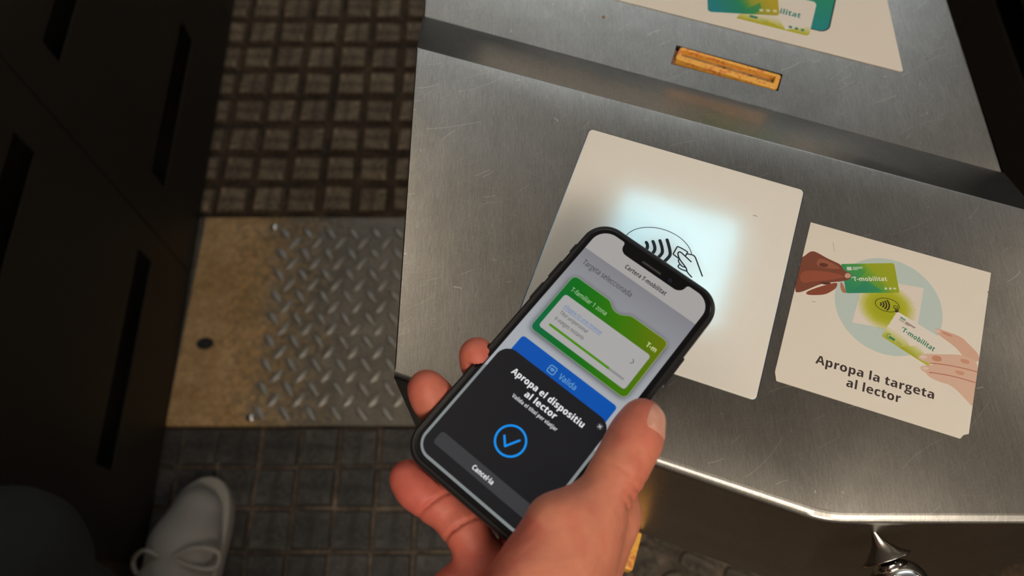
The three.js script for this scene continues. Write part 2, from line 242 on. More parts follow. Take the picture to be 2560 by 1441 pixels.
{
  const arc = []; { const d1 = [A[0] - F[0], A[1] - F[1]], l1 = Math.hypot(...d1), k = 0.010; for (let i = 0; i <= 6; i++) { const t = i / 6, p0 = [F[0] + k, F[1]], p2 = [F[0] + d1[0] / l1 * k, F[1] + d1[1] / l1 * k]; arc.push([(1 - t) ** 2 * p0[0] + 2 * t * (1 - t) * F[0] + t * t * p2[0], (1 - t) ** 2 * p0[1] + 2 * t * (1 - t) * F[1] + t * t * p2[1]]); } }
  const out = [A, B, Cc, Ee, ...arc], rh = [0.0014, 0.0040, 0.0024, ...Array(arc.length).fill(0.0058), 0.0058], rv = 0.0042;
  const hole = roundRect(0.1288, 0.1326, 0.0028, -0.0005, -0.0005, THREE.Path).getPoints(6).map((p) => fromPlate(p.x, p.y));
  part('reader_hood', filletTop(out, rh, rv, DECK, hole), steel, ts);
  const top = DECK - rv, v = (p, y) => [p[0], y, p[1]], F2 = [0.1915, -0.0358], E2 = [0.3003, -0.0358];
  part('hood_ramp', uvMetres(tris(quad(v(VL, LOW), v(VR, LOW), v(Cc, top), v(B, top)))), steel, ts);
  const last = arc[arc.length - 1], fan = []; for (let i = 1; i < arc.length; i++) fan.push([v(arc[i - 1], top), v(F2, SKIRT), v(arc[i], top)]);
  part('front_panel', uvMetres(tris([...quad(v(A, SKIRT), v(F2, SKIRT), v(last, top), v(A, top)), ...fan])), steel, ts);
  part('front_panel', uvMetres(tris(quad(v(F2, SKIRT), v(E2, SKIRT), v(Ee, top), v(arc[0], top)))), steel, ts);
  // lower deck with the ticket slot cut out
  const slot = [[0.1099, -0.3619], [0.1773, -0.3371], [0.1721, -0.3233], [0.1047, -0.3458]].map((p) => p.map((v) => v * LOW_SCALE));
  part('deck_plate', filletTop([VL, [VL[0], BACK], [VR[0] + 0.004, BACK], VR], [0.0014, 0.002, 0.0024, 0.0002], 0.003, LOW, slot), steel, ts);
  const side = (x0, x1, pts, flip) => { const n = pts.length, l = []; for (let i = 1; i < n - 1; i++) { const q = [pts[0], pts[i], pts[i + 1]].map((p) => [p[1] < -0.25 && p[1] !== -0.3428 ? x1 : x0, p[0], p[1]]); l.push(flip ? [q[0], q[2], q[1]] : q); } return uvMetres(tris(l)); };
  part('side_panel', side(-0.0606, -0.0638, [[LOW - 0.003, -0.4077], [LOW - 0.003, BACK], [SKIRT, BACK], [SKIRT, -0.1232], [top, -0.1232], [top, -0.3428]], false), steel, ts);
  part('side_panel', side(0.3003, 0.3187, [[LOW - 0.003, -0.2740], [LOW - 0.003, BACK], [SKIRT, BACK], [SKIRT, -0.0358], [top, -0.0503], [top, -0.2202]], true), steel, ts);
  part('rear_panel', uvMetres(tris(quad([-0.0638, SKIRT, BACK], [-0.0638, LOW - 0.003, BACK], [0.3207, LOW - 0.003, BACK], [0.3207, SKIRT, BACK]))), steel, ts);
  const us = shapeOf([A, F2, E2, [0.3003, -0.2], [0.3207, BACK], [-0.0638, BACK]]), ug = new THREE.ShapeGeometry(us); ug.rotateX(Math.PI / 2); ug.translate(0, SKIRT, 0); part('underside', uvMetres(ug), steelDark, ts);
  part('pedestal', uvMetres(rbox(0.25, SKIRT - 0.03, 0.80, 0.01, 0.12, (SKIRT - 0.03) / 2 + 0.03, -0.72)), steel, ts);
  part('plinth', rbox(0.27, 0.03, 0.82, 0.004, 0.12, 0.015, -0.72), steelDark, ts);
  // box under the reader plate: white liner, board and rows of small lamps behind the translucent plate
  const rd = new THREE.Group(); rd.name = 'card_reader'; rd.position.copy(PO); rd.rotation.y = E_PLATE; ts.add(rd);
  const w = 0.1288, h = 0.1326, dp = 0.0125, liner = std({ name: 'reader_liner', color: lin(0.35, 0.35, 0.35), roughness: 0.9 });
  part('reader_box', mergeGeometries([box(w + 0.004, 0.002, h + 0.004, w / 2 - 0.0005, -dp - 0.001, h / 2 - 0.0005), box(0.002, dp - 0.0012, h, -0.0015, -dp / 2 - 0.0006, h / 2), box(0.002, dp - 0.0012, h, w + 0.0005, -dp / 2 - 0.0006, h / 2), box(w, dp - 0.0012, 0.002, w / 2, -dp / 2 - 0.0006, -0.0015), box(w, dp - 0.0012, 0.002, w / 2, -dp / 2 - 0.0006, h + 0.0005)]), liner, rd);
  part('lamp_board', box(0.078, 0.0012, 0.078, 0.0655, -0.0078, 0.0665), std({ name: 'board_white', color: lin(0.5, 0.5, 0.5), roughness: 0.8 }), rd);
  const glow = std({ name: 'reader_lamp_glow', color: lin(0.8, 0.8, 0.8), emissive: lin(0.17, 0.60, 1.0), emissiveIntensity: 22 }), leds = [];
  for (let i = 0; i < 7; i++) for (let j = 0; j < 7; j++) leds.push(rbox(0.0052, 0.0012, 0.0052, 0.0005, 0.0655 + (i - 3) * 0.0098, -0.0067, 0.0665 + (j - 3) * 0.0098, 1));
  part('reader_lamps', mergeGeometries(leds), glow, rd, 'cold white light array behind the reader plate');
  const rl = new THREE.RectAreaLight(lin(0.17, 0.60, 1.0), 3.2, 0.066, 0.066); rl.name = 'reader_light'; rl.position.set(0.0655, -0.0058, 0.0665); rl.rotation.x = Math.PI / 2; rd.add(rl);
  // the plate itself
  const K = 8, [c, g] = canvas(1024, 1056); g.fillStyle = '#fbf6ee'; g.fillRect(0, 0, 1024, 1056); g.scale(K, K); g.lineCap = g.lineJoin = 'round'; g.strokeStyle = '#06202e';
  const path = (pts, lw, close) => { g.lineWidth = lw; g.beginPath(); pts.forEach((p, i) => (i ? g.lineTo(...p) : g.moveTo(...p))); if (close) g.closePath(); g.stroke(); };
  const curve = (pts, lw) => { g.lineWidth = lw; g.beginPath(); g.moveTo(...pts[0]); for (let i = 1; i < pts.length - 1; i++) { const m = i === pts.length - 2 ? pts[i + 1] : [(pts[i][0] + pts[i + 1][0]) / 2, (pts[i][1] + pts[i + 1][1]) / 2]; g.quadraticCurveTo(...pts[i], ...m); } g.stroke(); };
  g.lineWidth = 0.36; g.beginPath(); g.ellipse(59, 66.2, 19.3, 14.3, 0, Math.PI * 0.72, Math.PI * 2 - 0.3); g.stroke();
  for (const [x, y0, b, y1] of [[52, 63, 1.4, 69.6], [55.3, 61.2, 2.3, 71.2], [58.8, 59.4, 3.1, 73], [62.4, 57.6, 3.9, 74.8]]) curve([[x, y0], [x + b, (y0 + y1) / 2 - 2], [x + b, (y0 + y1) / 2 + 2], [x, y1]], 1.75);
  curve([[71, 66.5], [67.8, 65.3], [67.8, 64.9], [68.7, 60], [69.1, 59.5], [74.6, 60.9], [75.0, 61.3], [74.6, 63.4], [74.5, 63.6]], 0.7);
  curve([[78.2, 66.4], [72.1, 62.8], [70.7, 62.4], [69.9, 63.7], [71.6, 66.9], [76.3, 70.6], [77.2, 72.0], [77.7, 73.4], [80.7, 75.3]], 0.7);
  curve([[75.0, 62.4], [77.6, 61.9], [79.4, 62.4], [81.2, 65.2], [86.0, 72.8]], 0.7);
  curve([[71.6, 66.9], [71.1, 68.0], [73.4, 70.4], [74.9, 70.9], [76.3, 70.7]], 0.65); curve([[72.9, 70.0], [71.7, 71.2], [73.4, 72.8], [77.1, 72.8]], 0.65);
  g.strokeStyle = 'rgba(120,112,95,.5)'; path([[104.5, 25.8], [106.2, 26.1]], 0.5); path([[103.8, 26.3], [105, 26.2]], 0.3);
  const mt = tex(c), plate = phys({ name: 'reader_plate', color: lin(0.93, 0.92, 0.9), map: mt, transmission: 0.22, thickness: 0, roughness: 1, clearcoat: 0.35, clearcoatRoughness: 0.3 });
  part('reader_plate', sheet(roundRect(0.1278, 0.1316, 0.0025), 0.002, 0.128, 0.132, 0, 0, 0.0003).translate(0, 0.0004, 0), plate, rd, 'square white plate with a contactless payment symbol, glowing from behind');
  // ticket slot: yellow plastic mouth set into the lower deck
  const yel = std({ name: 'yellow_plastic', color: lin(0.86, 0.45, 0.075), roughness: 0.42, map: tex(noiseTexture(256, (x, y) => { const a = vnoise(x / 20, y / 20), b = vnoise(x / 5, y / 5), d = a * 0.5 + b * 0.5; const k = d < 0.27 ? 0.88 : 0.94 + b * 0.06; return [255 * k, 250 * k * (d < 0.36 ? 0.85 : 1), 240 * k]; })[0]) });
  yel.map.repeat.set(12, 12);
  const dust = tex(noiseTexture(256, (x, y) => { const a = vnoise(x / 9, y / 9), b = vnoise(x / 3, y / 3), k = 0.72 + a * 0.2 + b * 0.14 - (b > 0.86 ? 0.4 : 0); return [240 * k, 236 * k, 228 * k]; })[0]); dust.repeat.set(14, 14);
  const rust = std({ name: 'rusty_steel', color: lin(0.42, 0.22, 0.12), roughness: 0.8, map: dust });
  const ms = new THREE.Group(); ms.name = 'ticket_slot'; ms.position.set(0.1156, LOW, -0.3806); ms.scale.setScalar(LOW_SCALE); ms.rotation.y = -0.354; ts.add(ms);
  part('slot_cavity', mergeGeometries([box(0.0745, 0.001, 0.018, 0.0355, -0.0085, 0.0072), box(0.0745, 0.0072, 0.001, 0.0355, -0.0049, -0.0004), box(0.001, 0.0072, 0.0165, -0.0018, -0.0049, 0.0075), box(0.001, 0.0072, 0.0165, 0.0722, -0.0049, 0.0068)]), blackRubber, ms);
  part('slot_ledge', uvMetres(mergeGeometries([rbox(0.0735, 0.004, 0.0034, 0.0008, 0.0345, -0.0051, 0.0143), rbox(0.0045, 0.004, 0.013, 0.0008, 0.0008, -0.0045, 0.008)])), rust, ms);
  const bz = new THREE.Shape(); { const o = [[0.0040, 0.0002], [0.0700, 0.0008], [0.0711, 0.0020], [0.0708, 0.0122], [0.0694, 0.0136], [0.0030, 0.0116], [0.0022, 0.0106], [0.0027, 0.0014]]; o.forEach((p, i) => (i ? bz.lineTo(...p) : bz.moveTo(...p))); bz.closePath(); const q = new THREE.Path(); [[0.0056, 0.0022], [0.0676, 0.0030], [0.0674, 0.0090], [0.0054, 0.0074]].forEach((p, i) => (i ? q.lineTo(...p) : q.moveTo(...p))); q.closePath(); bz.holes.push(q); }
  const bg = new THREE.ExtrudeGeometry(bz, { depth: 0.0052, bevelEnabled: true, bevelSize: 0.0008, bevelThickness: 0.0008, bevelOffset: -0.0008, bevelSegments: 3 }); bg.rotateX(Math.PI / 2); bg.translate(0, -0.0006, 0); part('yellow_mouth', uvMetres(bg), yel, ms, 'worn yellow plastic ticket mouth');
  part('slot_floor', uvMetres(rbox(0.0628, 0.001, 0.0074, 0.0003, 0.0364, -0.0046, 0.0056)), std({ name: 'dusty_yellow', color: lin(0.62, 0.38, 0.17), map: dust, roughness: 0.9 }), ms);
  part('slot_tooth', mergeGeometries([box(0.0022, 0.003, 0.0022, 0.0345, -0.0030, 0.0072), box(0.0024, 0.003, 0.0022, 0.0525, -0.0030, 0.0076)]), blackRubber, ms);
  // second yellow mouth on the front panel, mostly behind the hand
  const fm = new THREE.Group(); fm.name = 'front_slot'; fm.position.set(0.0915, 0.690, -0.0702); fm.rotation.y = -0.335; ts.add(fm);
  part('yellow_mouth', uvMetres(mergeGeometries([rbox(0.075, 0.006, 0.027, 0.002, -0.0375, 0.005, 0.0145), rbox(0.075, 0.006, 0.027, 0.002, -0.0375, -0.008, 0.0145), rbox(0.006, 0.018, 0.027, 0.002, -0.003, -0.0015, 0.0145), rbox(0.006, 0.018, 0.027, 0.002, -0.072, -0.0015, 0.0145)])), yel, fm, 'yellow plastic ticket mouth low on the front panel');
  // chrome knob under the front edge
  const kb = new THREE.Group(); kb.name = 'chrome_knob'; kb.position.set(0.1790, 0.858, -0.0490); kb.rotation.set(0.05, 0.32, 0); ts.add(kb);
  const lathe = (pts) => { const q = new THREE.LatheGeometry(pts.map((p) => new THREE.Vector2(...p)), 40); q.rotateX(Math.PI / 2); return q; };
  part('knob_cone', lathe([[0.0001, -0.002], [0.0014, 0.0], [0.0030, 0.004], [0.0056, 0.0075], [0.0088, 0.0105], [0.0122, 0.0126], [0.0112, 0.0132], [0.0001, 0.0132]]), chrome, kb);  // chrome cone that widens from the panel towards the ball
  const ball = []; for (let i = 0; i <= 18; i++) { const a = i / 18 * Math.PI; ball.push([Math.max(0.0001, Math.sin(a) * 0.0136), 0.0250 - Math.cos(a) * 0.0118]); }
  part('knob_ball', lathe(ball), chrome, kb);
  const rs = new THREE.CylinderGeometry(0.0012, 0.0014, 0.0004, 7); rs.translate(0.0657, LOW + 0.0002, -0.4067); part('rust_spot', rs, rust, ts);
}

// ---------------------------------------------------------------- printed sheets stuck on the steel
const vinyl = (c) => phys({ name: 'printed_vinyl', color: lin(0.72, 0.70, 0.68), map: c, roughness: 0.55 });
function poly(g, pts, fill) { g.fillStyle = fill; g.beginPath(); pts.forEach((p, i) => (i ? g.lineTo(...p) : g.moveTo(...p))); g.closePath(); g.fill(); }
function smooth(g, pts, fill) { g.fillStyle = fill; g.beginPath(); const n = pts.length, m = (a, b) => [(a[0] + b[0]) / 2, (a[1] + b[1]) / 2]; g.moveTo(...m(pts[n - 1], pts[0])); for (let i = 0; i < n; i++) g.quadraticCurveTo(...pts[i], ...m(pts[i], pts[(i + 1) % n])); g.closePath(); g.fill(); }
function words(g, s, x, y, size, weight, fill, width, turn = 0, align = 'left') {
  g.save(); g.translate(x, y); g.rotate(turn); g.font = `${weight} 100px sans-serif`; g.fillStyle = fill; g.textAlign = 'left'; const w = g.measureText(s).width; const k = size / 100; g.scale(width ? width / w : k, k); g.fillText(s, align === 'center' ? -w / 2 : 0, 0); g.restore();
}
{
  const [c, g] = canvas(1040, 1040), K = 10; g.fillStyle = '#fdf6ea'; g.fillRect(0, 0, 1040, 1040); g.scale(K, K); g.translate(3, 1); g.lineJoin = g.lineCap = 'round';
  g.save(); g.fillStyle = '#d2e6e3'; g.beginPath(); g.ellipse(47.6, 37.6, 28, 28.4, 0, 0, 7); g.fill(); g.restore();
  poly(g, [[33.5, 24.6], [64.3, 21.1], [63.4, 49.3], [30.8, 53.5]], '#faf1e8');
  g.save(); g.translate(46.8, 38.8); g.rotate(-0.13); g.scale(1, 0.92); const rg = g.createRadialGradient(0, 0, 7.5, 0, 0, 15.5); rg.addColorStop(0, 'rgba(186,194,2,1)'); rg.addColorStop(0.35, 'rgba(188,196,12,.8)'); rg.addColorStop(1, 'rgba(200,206,60,0)'); g.fillStyle = rg; g.beginPath(); g.arc(0, 0, 15.5, 0, 7); g.fill(); g.restore();
  const R = rng(5); for (let i = 0; i < 9000; i++) { const a = (R() - 0.5) * 31, b = (R() - 0.5) * 28, q = Math.hypot(a / 15.5, b / 14); if (q > 1 || q < 0.45 || R() < q * 0.7) continue; g.fillStyle = R() < 0.5 ? 'rgba(178,188,0,.35)' : 'rgba(250,241,232,.25)'; g.fillRect(46.8 + a + b * 0.1, 38.8 + b - a * 0.12, 0.22, 0.22); }
  g.strokeStyle = '#2a2408'; g.lineWidth = 0.32; g.beginPath(); g.ellipse(47, 37.4, 6.2, 3.9, -0.12, 0, 7); g.stroke();
  for (let i = 0; i < 4; i++) { g.lineWidth = 0.75; g.beginPath(); g.arc(42.8 + i * 0.35, 38.1 - i * 0.05, 1.1 + i * 1.05, -0.85, 0.62); g.stroke(); }
  g.lineWidth = 0.3; g.strokeRect(50.4, 36.6, 1.9, 1.5); g.beginPath(); g.moveTo(51.4, 37.7); g.lineTo(53.2, 39.2); g.lineTo(53.9, 41); g.moveTo(51.2, 38.3); g.lineTo(52.4, 40.3); g.stroke(); g.fillStyle = '#2a2408'; g.fillRect(51.3, 38.7, 1.5, 1.3);
  smooth(g, [[10.1, 39.1], [17.3, 34], [20.2, 32.5], [19.9, 36.3], [17.6, 39.1], [14.6, 42.2], [7.4, 44.9], [5, 45], [5.2, 43.3]], '#9a4f33'); smooth(g, [[21.5, 31], [23.5, 33.5], [25.8, 37.4], [23.4, 37.9], [21.7, 35]], '#c9855f');
  const cg = g.createLinearGradient(26, 34, 44, 10); cg.addColorStop(0, '#2f9e74'); cg.addColorStop(0.45, '#4fae55'); cg.addColorStop(0.62, '#a9bd18'); cg.addColorStop(1, '#b4bf10');
  g.save(); g.beginPath(); g.moveTo(20.2, 20.8); g.lineTo(46.2, 11.3); g.quadraticCurveTo(47.3, 11, 47.7, 12); g.lineTo(52.1, 27.2); g.quadraticCurveTo(52.3, 28, 51.3, 28.4); g.lineTo(26.2, 37.2); g.quadraticCurveTo(25.4, 37.5, 25.1, 36.6); g.closePath(); g.clip(); g.fillStyle = cg; g.fillRect(10, 5, 50, 40); poly(g, [[31, 26], [36, 16], [40, 25], [45, 31]], 'rgba(150,190,30,.45)'); poly(g, [[28, 36], [34, 26], [44, 30]], 'rgba(30,150,125,.55)'); g.restore();
  words(g, "'T-mobilitat", 27.2, 29.3, 3.6, 'bold', '#fbfbf2', 19.2, -0.335); g.fillStyle = 'rgba(240,250,245,.9)'; g.save(); g.translate(23.2, 21.6); g.rotate(-0.34); g.fillRect(0, 0, 2.6, 2.1); g.fillRect(3.2, 0.1, 5.6, 0.4); g.fillRect(3.2, 0.8, 5.2, 0.4); g.fillRect(3.2, 1.5, 2.6, 0.4); g.translate(17.9, 12.6); g.fillRect(0, 0, 1.3, 1.3); g.fillRect(2.3, 0.1, 1.3, 1.2); g.fillRect(4.6, 0.2, 1.5, 0.9); g.restore();
  smooth(g, [[-1, 23.5], [0.4, 22.6], [2.3, 19.3], [4.3, 17.7], [7.1, 18], [11.9, 19.6], [16.1, 20.4], [20.3, 21.2], [22, 24.4], [25.4, 24.4], [26.9, 26.4], [24.9, 29.9], [16.8, 33.6], [11.4, 36.5], [6, 41.5], [2.1, 45], [-1.5, 46]], '#8a4a33');
  smooth(g, [[8, 20.5], [15, 21.5], [20, 23], [20, 24.5], [13, 25.8], [7, 26.5]], '#a9644a'); smooth(g, [[0, 32], [8, 29], [20, 27], [24, 28], [16, 32.5], [8, 36], [1, 40]], '#a8583c'); smooth(g, [[9, 23.5], [14, 23], [13, 25.5], [9, 26]], '#6d3421'); smooth(g, [[23.6, 25], [26, 25.2], [26.4, 27], [24.6, 28.6], [22.8, 28]], '#e0b6a0'); smooth(g, [[10, 35.6], [18, 33.4], [14, 36.5]], '#5f2b1b');
  g.save(); g.beginPath(); g.moveTo(53.2, 39.6); g.lineTo(77.9, 48.1); g.lineTo(71.4, 65.4); g.lineTo(47.6, 56.8); g.quadraticCurveTo(46.3, 56.4, 46.8, 55); g.lineTo(52.1, 40.3); g.closePath(); g.clip(); g.fillStyle = '#fbf5ec'; g.fillRect(40, 35, 45, 40);
  const yg = g.createLinearGradient(54, 60, 57.5, 51); yg.addColorStop(0, '#bcc31c'); yg.addColorStop(0.5, '#dde08e'); yg.addColorStop(1, 'rgba(250,245,225,0)'); poly(g, [[44, 58], [48.6, 49.6], [58.6, 53.4], [63, 60.5], [54.5, 60]], yg); const y2 = g.createLinearGradient(64, 63.5, 68, 56); y2.addColorStop(0, '#b5bd10'); y2.addColorStop(0.6, '#dfe19a'); y2.addColorStop(1, 'rgba(250,245,225,0)'); poly(g, [[55, 60], [65.5, 55], [74, 66], [60, 66]], y2); g.restore();
  words(g, "'T-mobilitat", 55.2, 49.8, 3.9, 'bold', '#2f8f6f', 18.9, 0.355); g.save(); g.translate(54.6, 41.8); g.rotate(0.345); g.fillStyle = '#6db3a4'; g.fillRect(0, 0, 2.9, 0.9); g.fillStyle = '#d9cfc6'; g.fillRect(0, 1, 2.9, 1.6); g.fillStyle = '#7b6a66'; g.fillRect(3.4, 0.9, 5.6, 0.35); g.fillRect(3.4, 1.5, 5.2, 0.35); g.fillRect(3.4, 2.1, 2.4, 0.35); g.restore();
  g.strokeStyle = '#6fae5e'; g.lineWidth = 0.25; g.beginPath(); g.arc(50.2, 55.1, 1.5, 1.6, 5.2); g.stroke(); g.beginPath(); g.arc(50.2, 55.1, 1.1, 1.6, 5.2); g.stroke(); g.save(); g.translate(50.2, 55.3); g.rotate(0.33); g.fillStyle = '#3d9a72'; g.fillRect(0, -0.6, 3.2, 1.4); g.fillStyle = '#9aa86a'; g.fillRect(4.2, -0.1, 2.8, 0.2); g.fillRect(4.2, 0.5, 3.3, 0.2); g.restore();
  smooth(g, [[71.4, 43.4], [74.3, 42.4], [80.3, 42.8], [86.3, 43.5], [89.2, 45.8], [95.5, 50.4], [95.8, 55], [88.4, 55.2], [84.7, 51], [79.9, 48.4], [74.1, 46]], '#edc0aa'); smooth(g, [[75, 43.4], [80, 43.4], [82, 45], [77, 45]], '#e2a588'); smooth(g, [[71.6, 43.6], [74.6, 43], [75.6, 44.8], [73, 44.9]], '#f6ddd2');
  smooth(g, [[65.3, 61.8], [68.3, 59], [74.9, 57.2], [84.6, 54], [88.8, 53.5], [96, 54.2], [95.4, 81], [91.5, 77.8], [83.7, 71.8], [77.1, 72.1], [71.4, 70.9], [70.6, 69.4], [67.5, 68.4], [67.4, 66.2], [74.8, 63.4], [70.4, 63.3], [66.1, 63]], '#f0c9b4');
  g.strokeStyle = '#b9573f'; g.lineWidth = 0.35; g.beginPath(); g.moveTo(72, 63.3); g.quadraticCurveTo(82, 60.6, 95, 60.4); g.moveTo(72, 68.6); g.quadraticCurveTo(82, 66.2, 94.5, 66.6); g.stroke(); smooth(g, [[72, 58.8], [77, 57.6], [77.6, 60.6], [73, 61.8]], '#dd9e80'); smooth(g, [[86, 55.6], [91, 55.2], [91, 57.6], [87, 58]], '#e3a98c'); smooth(g, [[65.8, 61.6], [68.6, 59.6], [70.6, 60.4], [68.6, 62.4]], '#f8e2d8'); smooth(g, [[67.9, 66.8], [71, 65.8], [72, 67], [69, 68.2]], '#f8e2d8'); smooth(g, [[84, 63], [89, 62.4], [89, 64.6], [85, 65]], '#e4ac90');
  words(g, 'Apropa la targeta', 16.1, 82.3, 6.6, 'bold', '#3b2e2e', 60); words(g, 'al lector', 32.6, 89.7, 6.6, 'bold', '#3b2e2e', 27.4);
  g.strokeStyle = 'rgba(110,95,80,.6)'; g.lineWidth = 0.3; g.beginPath(); g.moveTo(9, 48.2); g.lineTo(10.6, 47.9); g.stroke(); g.strokeStyle = 'rgba(130,115,70,.25)'; g.lineWidth = 0.5; g.beginPath(); g.moveTo(14, 9); g.lineTo(15.5, 14); g.stroke();
  const s = shapeOf([[0.0002, 0], [0.0978, 0], [0.0973, 0.0117], [0.0966, 0.0122], [0.0972, 0.0128], [0.0937, 0.0947], [0.0913, 0.0961], [0.0900, 0.0984], [-0.0010, 0.0981], [-0.0025, 0.0937]].map((p) => [p[0], p[1]]));
  const m = part('instruction_sticker', sheet(s, 0.0005, 0.104, 0.104, -0.003, -0.001), vinyl(tex(c)), scene); m.position.set(0.1668, DECK + 0.00055, -0.2129); m.rotation.y = -0.329;
  tag(m, 'square white sticker reading Apropa la targeta al lector, with hands holding travel cards', 'sticker');
}
{
  const [c, g] = canvas(1800, 1025), K = 5; g.fillStyle = '#fdf5e9'; g.fillRect(0, 0, 1800, 1025); g.scale(K, K); g.translate(160, 200); g.lineJoin = g.lineCap = 'round';
  g.fillStyle = '#1d3b3c'; g.beginPath(); g.roundRect(76, -140, 67.6, 123, 7); g.fill(); const tg = g.createLinearGradient(0, -60, 0, -18); tg.addColorStop(0, '#12a06a'); tg.addColorStop(1, '#00989f'); g.fillStyle = tg; g.beginPath(); g.roundRect(77, -139, 65.6, 121.2, 6.2); g.fill();
  g.fillStyle = '#fbf4ea'; g.beginPath(); g.roundRect(74, -42.5, 57.5, 32.2, 3); g.fill();
  const yg = g.createLinearGradient(0, -11, 0, -22); yg.addColorStop(0, '#c7c516'); yg.addColorStop(1, 'rgba(250,244,225,0)'); g.save(); g.beginPath(); g.roundRect(74, -42.5, 57.5, 32.2, 3); g.clip(); poly(g, [[82, -10], [84.5, -18], [97, -17], [108, -22], [116, -10]], yg); poly(g, [[96.5, -10.2], [102, -14.4], [108, -13.4], [112, -10]], '#c9c60f'); poly(g, [[114, -10], [119, -12.8], [127, -16.5], [131.5, -20], [131.5, -10]], yg); poly(g, [[115, -10], [119, -12.6], [125, -11], [127, -10]], '#c9c60f'); g.restore();
  words(g, "'T-mobilitat", 88, -24.4, 6.4, 'bold', '#0f8f86', 35.2); g.fillStyle = '#138f7c'; for (const x of [117.2, 121.3, 125.4]) g.fillRect(x, -15.3, 2.1, 1.9); g.fillRect(90.2, -16.2, 5.4, 2.0); g.strokeStyle = '#8fb565'; g.lineWidth = 0.3; g.beginPath(); g.moveTo(98, -15); g.lineTo(103, -15); g.moveTo(98, -14); g.lineTo(102, -14); g.stroke();
  g.save(); g.translate(62.4, -9.6); g.rotate(-0.257); g.beginPath(); g.roundRect(0, -32, 48.6, 32, 2.6); g.clip(); const gg = g.createLinearGradient(8, 0, 42, -16); gg.addColorStop(0, '#00929c'); gg.addColorStop(0.42, '#00966f'); gg.addColorStop(0.66, '#a6b01d'); gg.addColorStop(1, '#cdb902'); g.fillStyle = gg; g.fillRect(0, -34, 52, 36); poly(g, [[26, -4], [36, -11], [37, -4], [30, 0]], 'rgba(0,150,115,.6)'); g.restore();
  g.save(); g.translate(62.4, -9.6); g.rotate(-0.257); words(g, "'T-mobilitat", 8, -14.6, 5.8, 'bold', '#fbf7e8', 28); g.fillStyle = '#f2efcf'; for (const x of [35.3, 40, 44.6]) g.fillRect(x, -5.3, 2.4, 2.2); g.restore();
  const m3 = (p) => [p[0] / 1000, p[1] / 1000], s = shapeOf([[-90, 0], [193.6, 0], [194.6, -0.9], [194.5, -1.8], [136.5, -196], [-149, -196]].map(m3));
  const m = part('instruction_poster', sheet(s, 0.0005, 0.36, 0.205, -0.16, -0.2), vinyl(tex(c)), scene); m.position.set(0.0756, LOW + 0.00055, -0.4232); m.scale.set(LOW_SCALE, 1, LOW_SCALE); m.rotation.y = -0.3328;
  tag(m, 'large white poster with teal phone and green travel cards above the yellow ticket slot', 'poster');
}

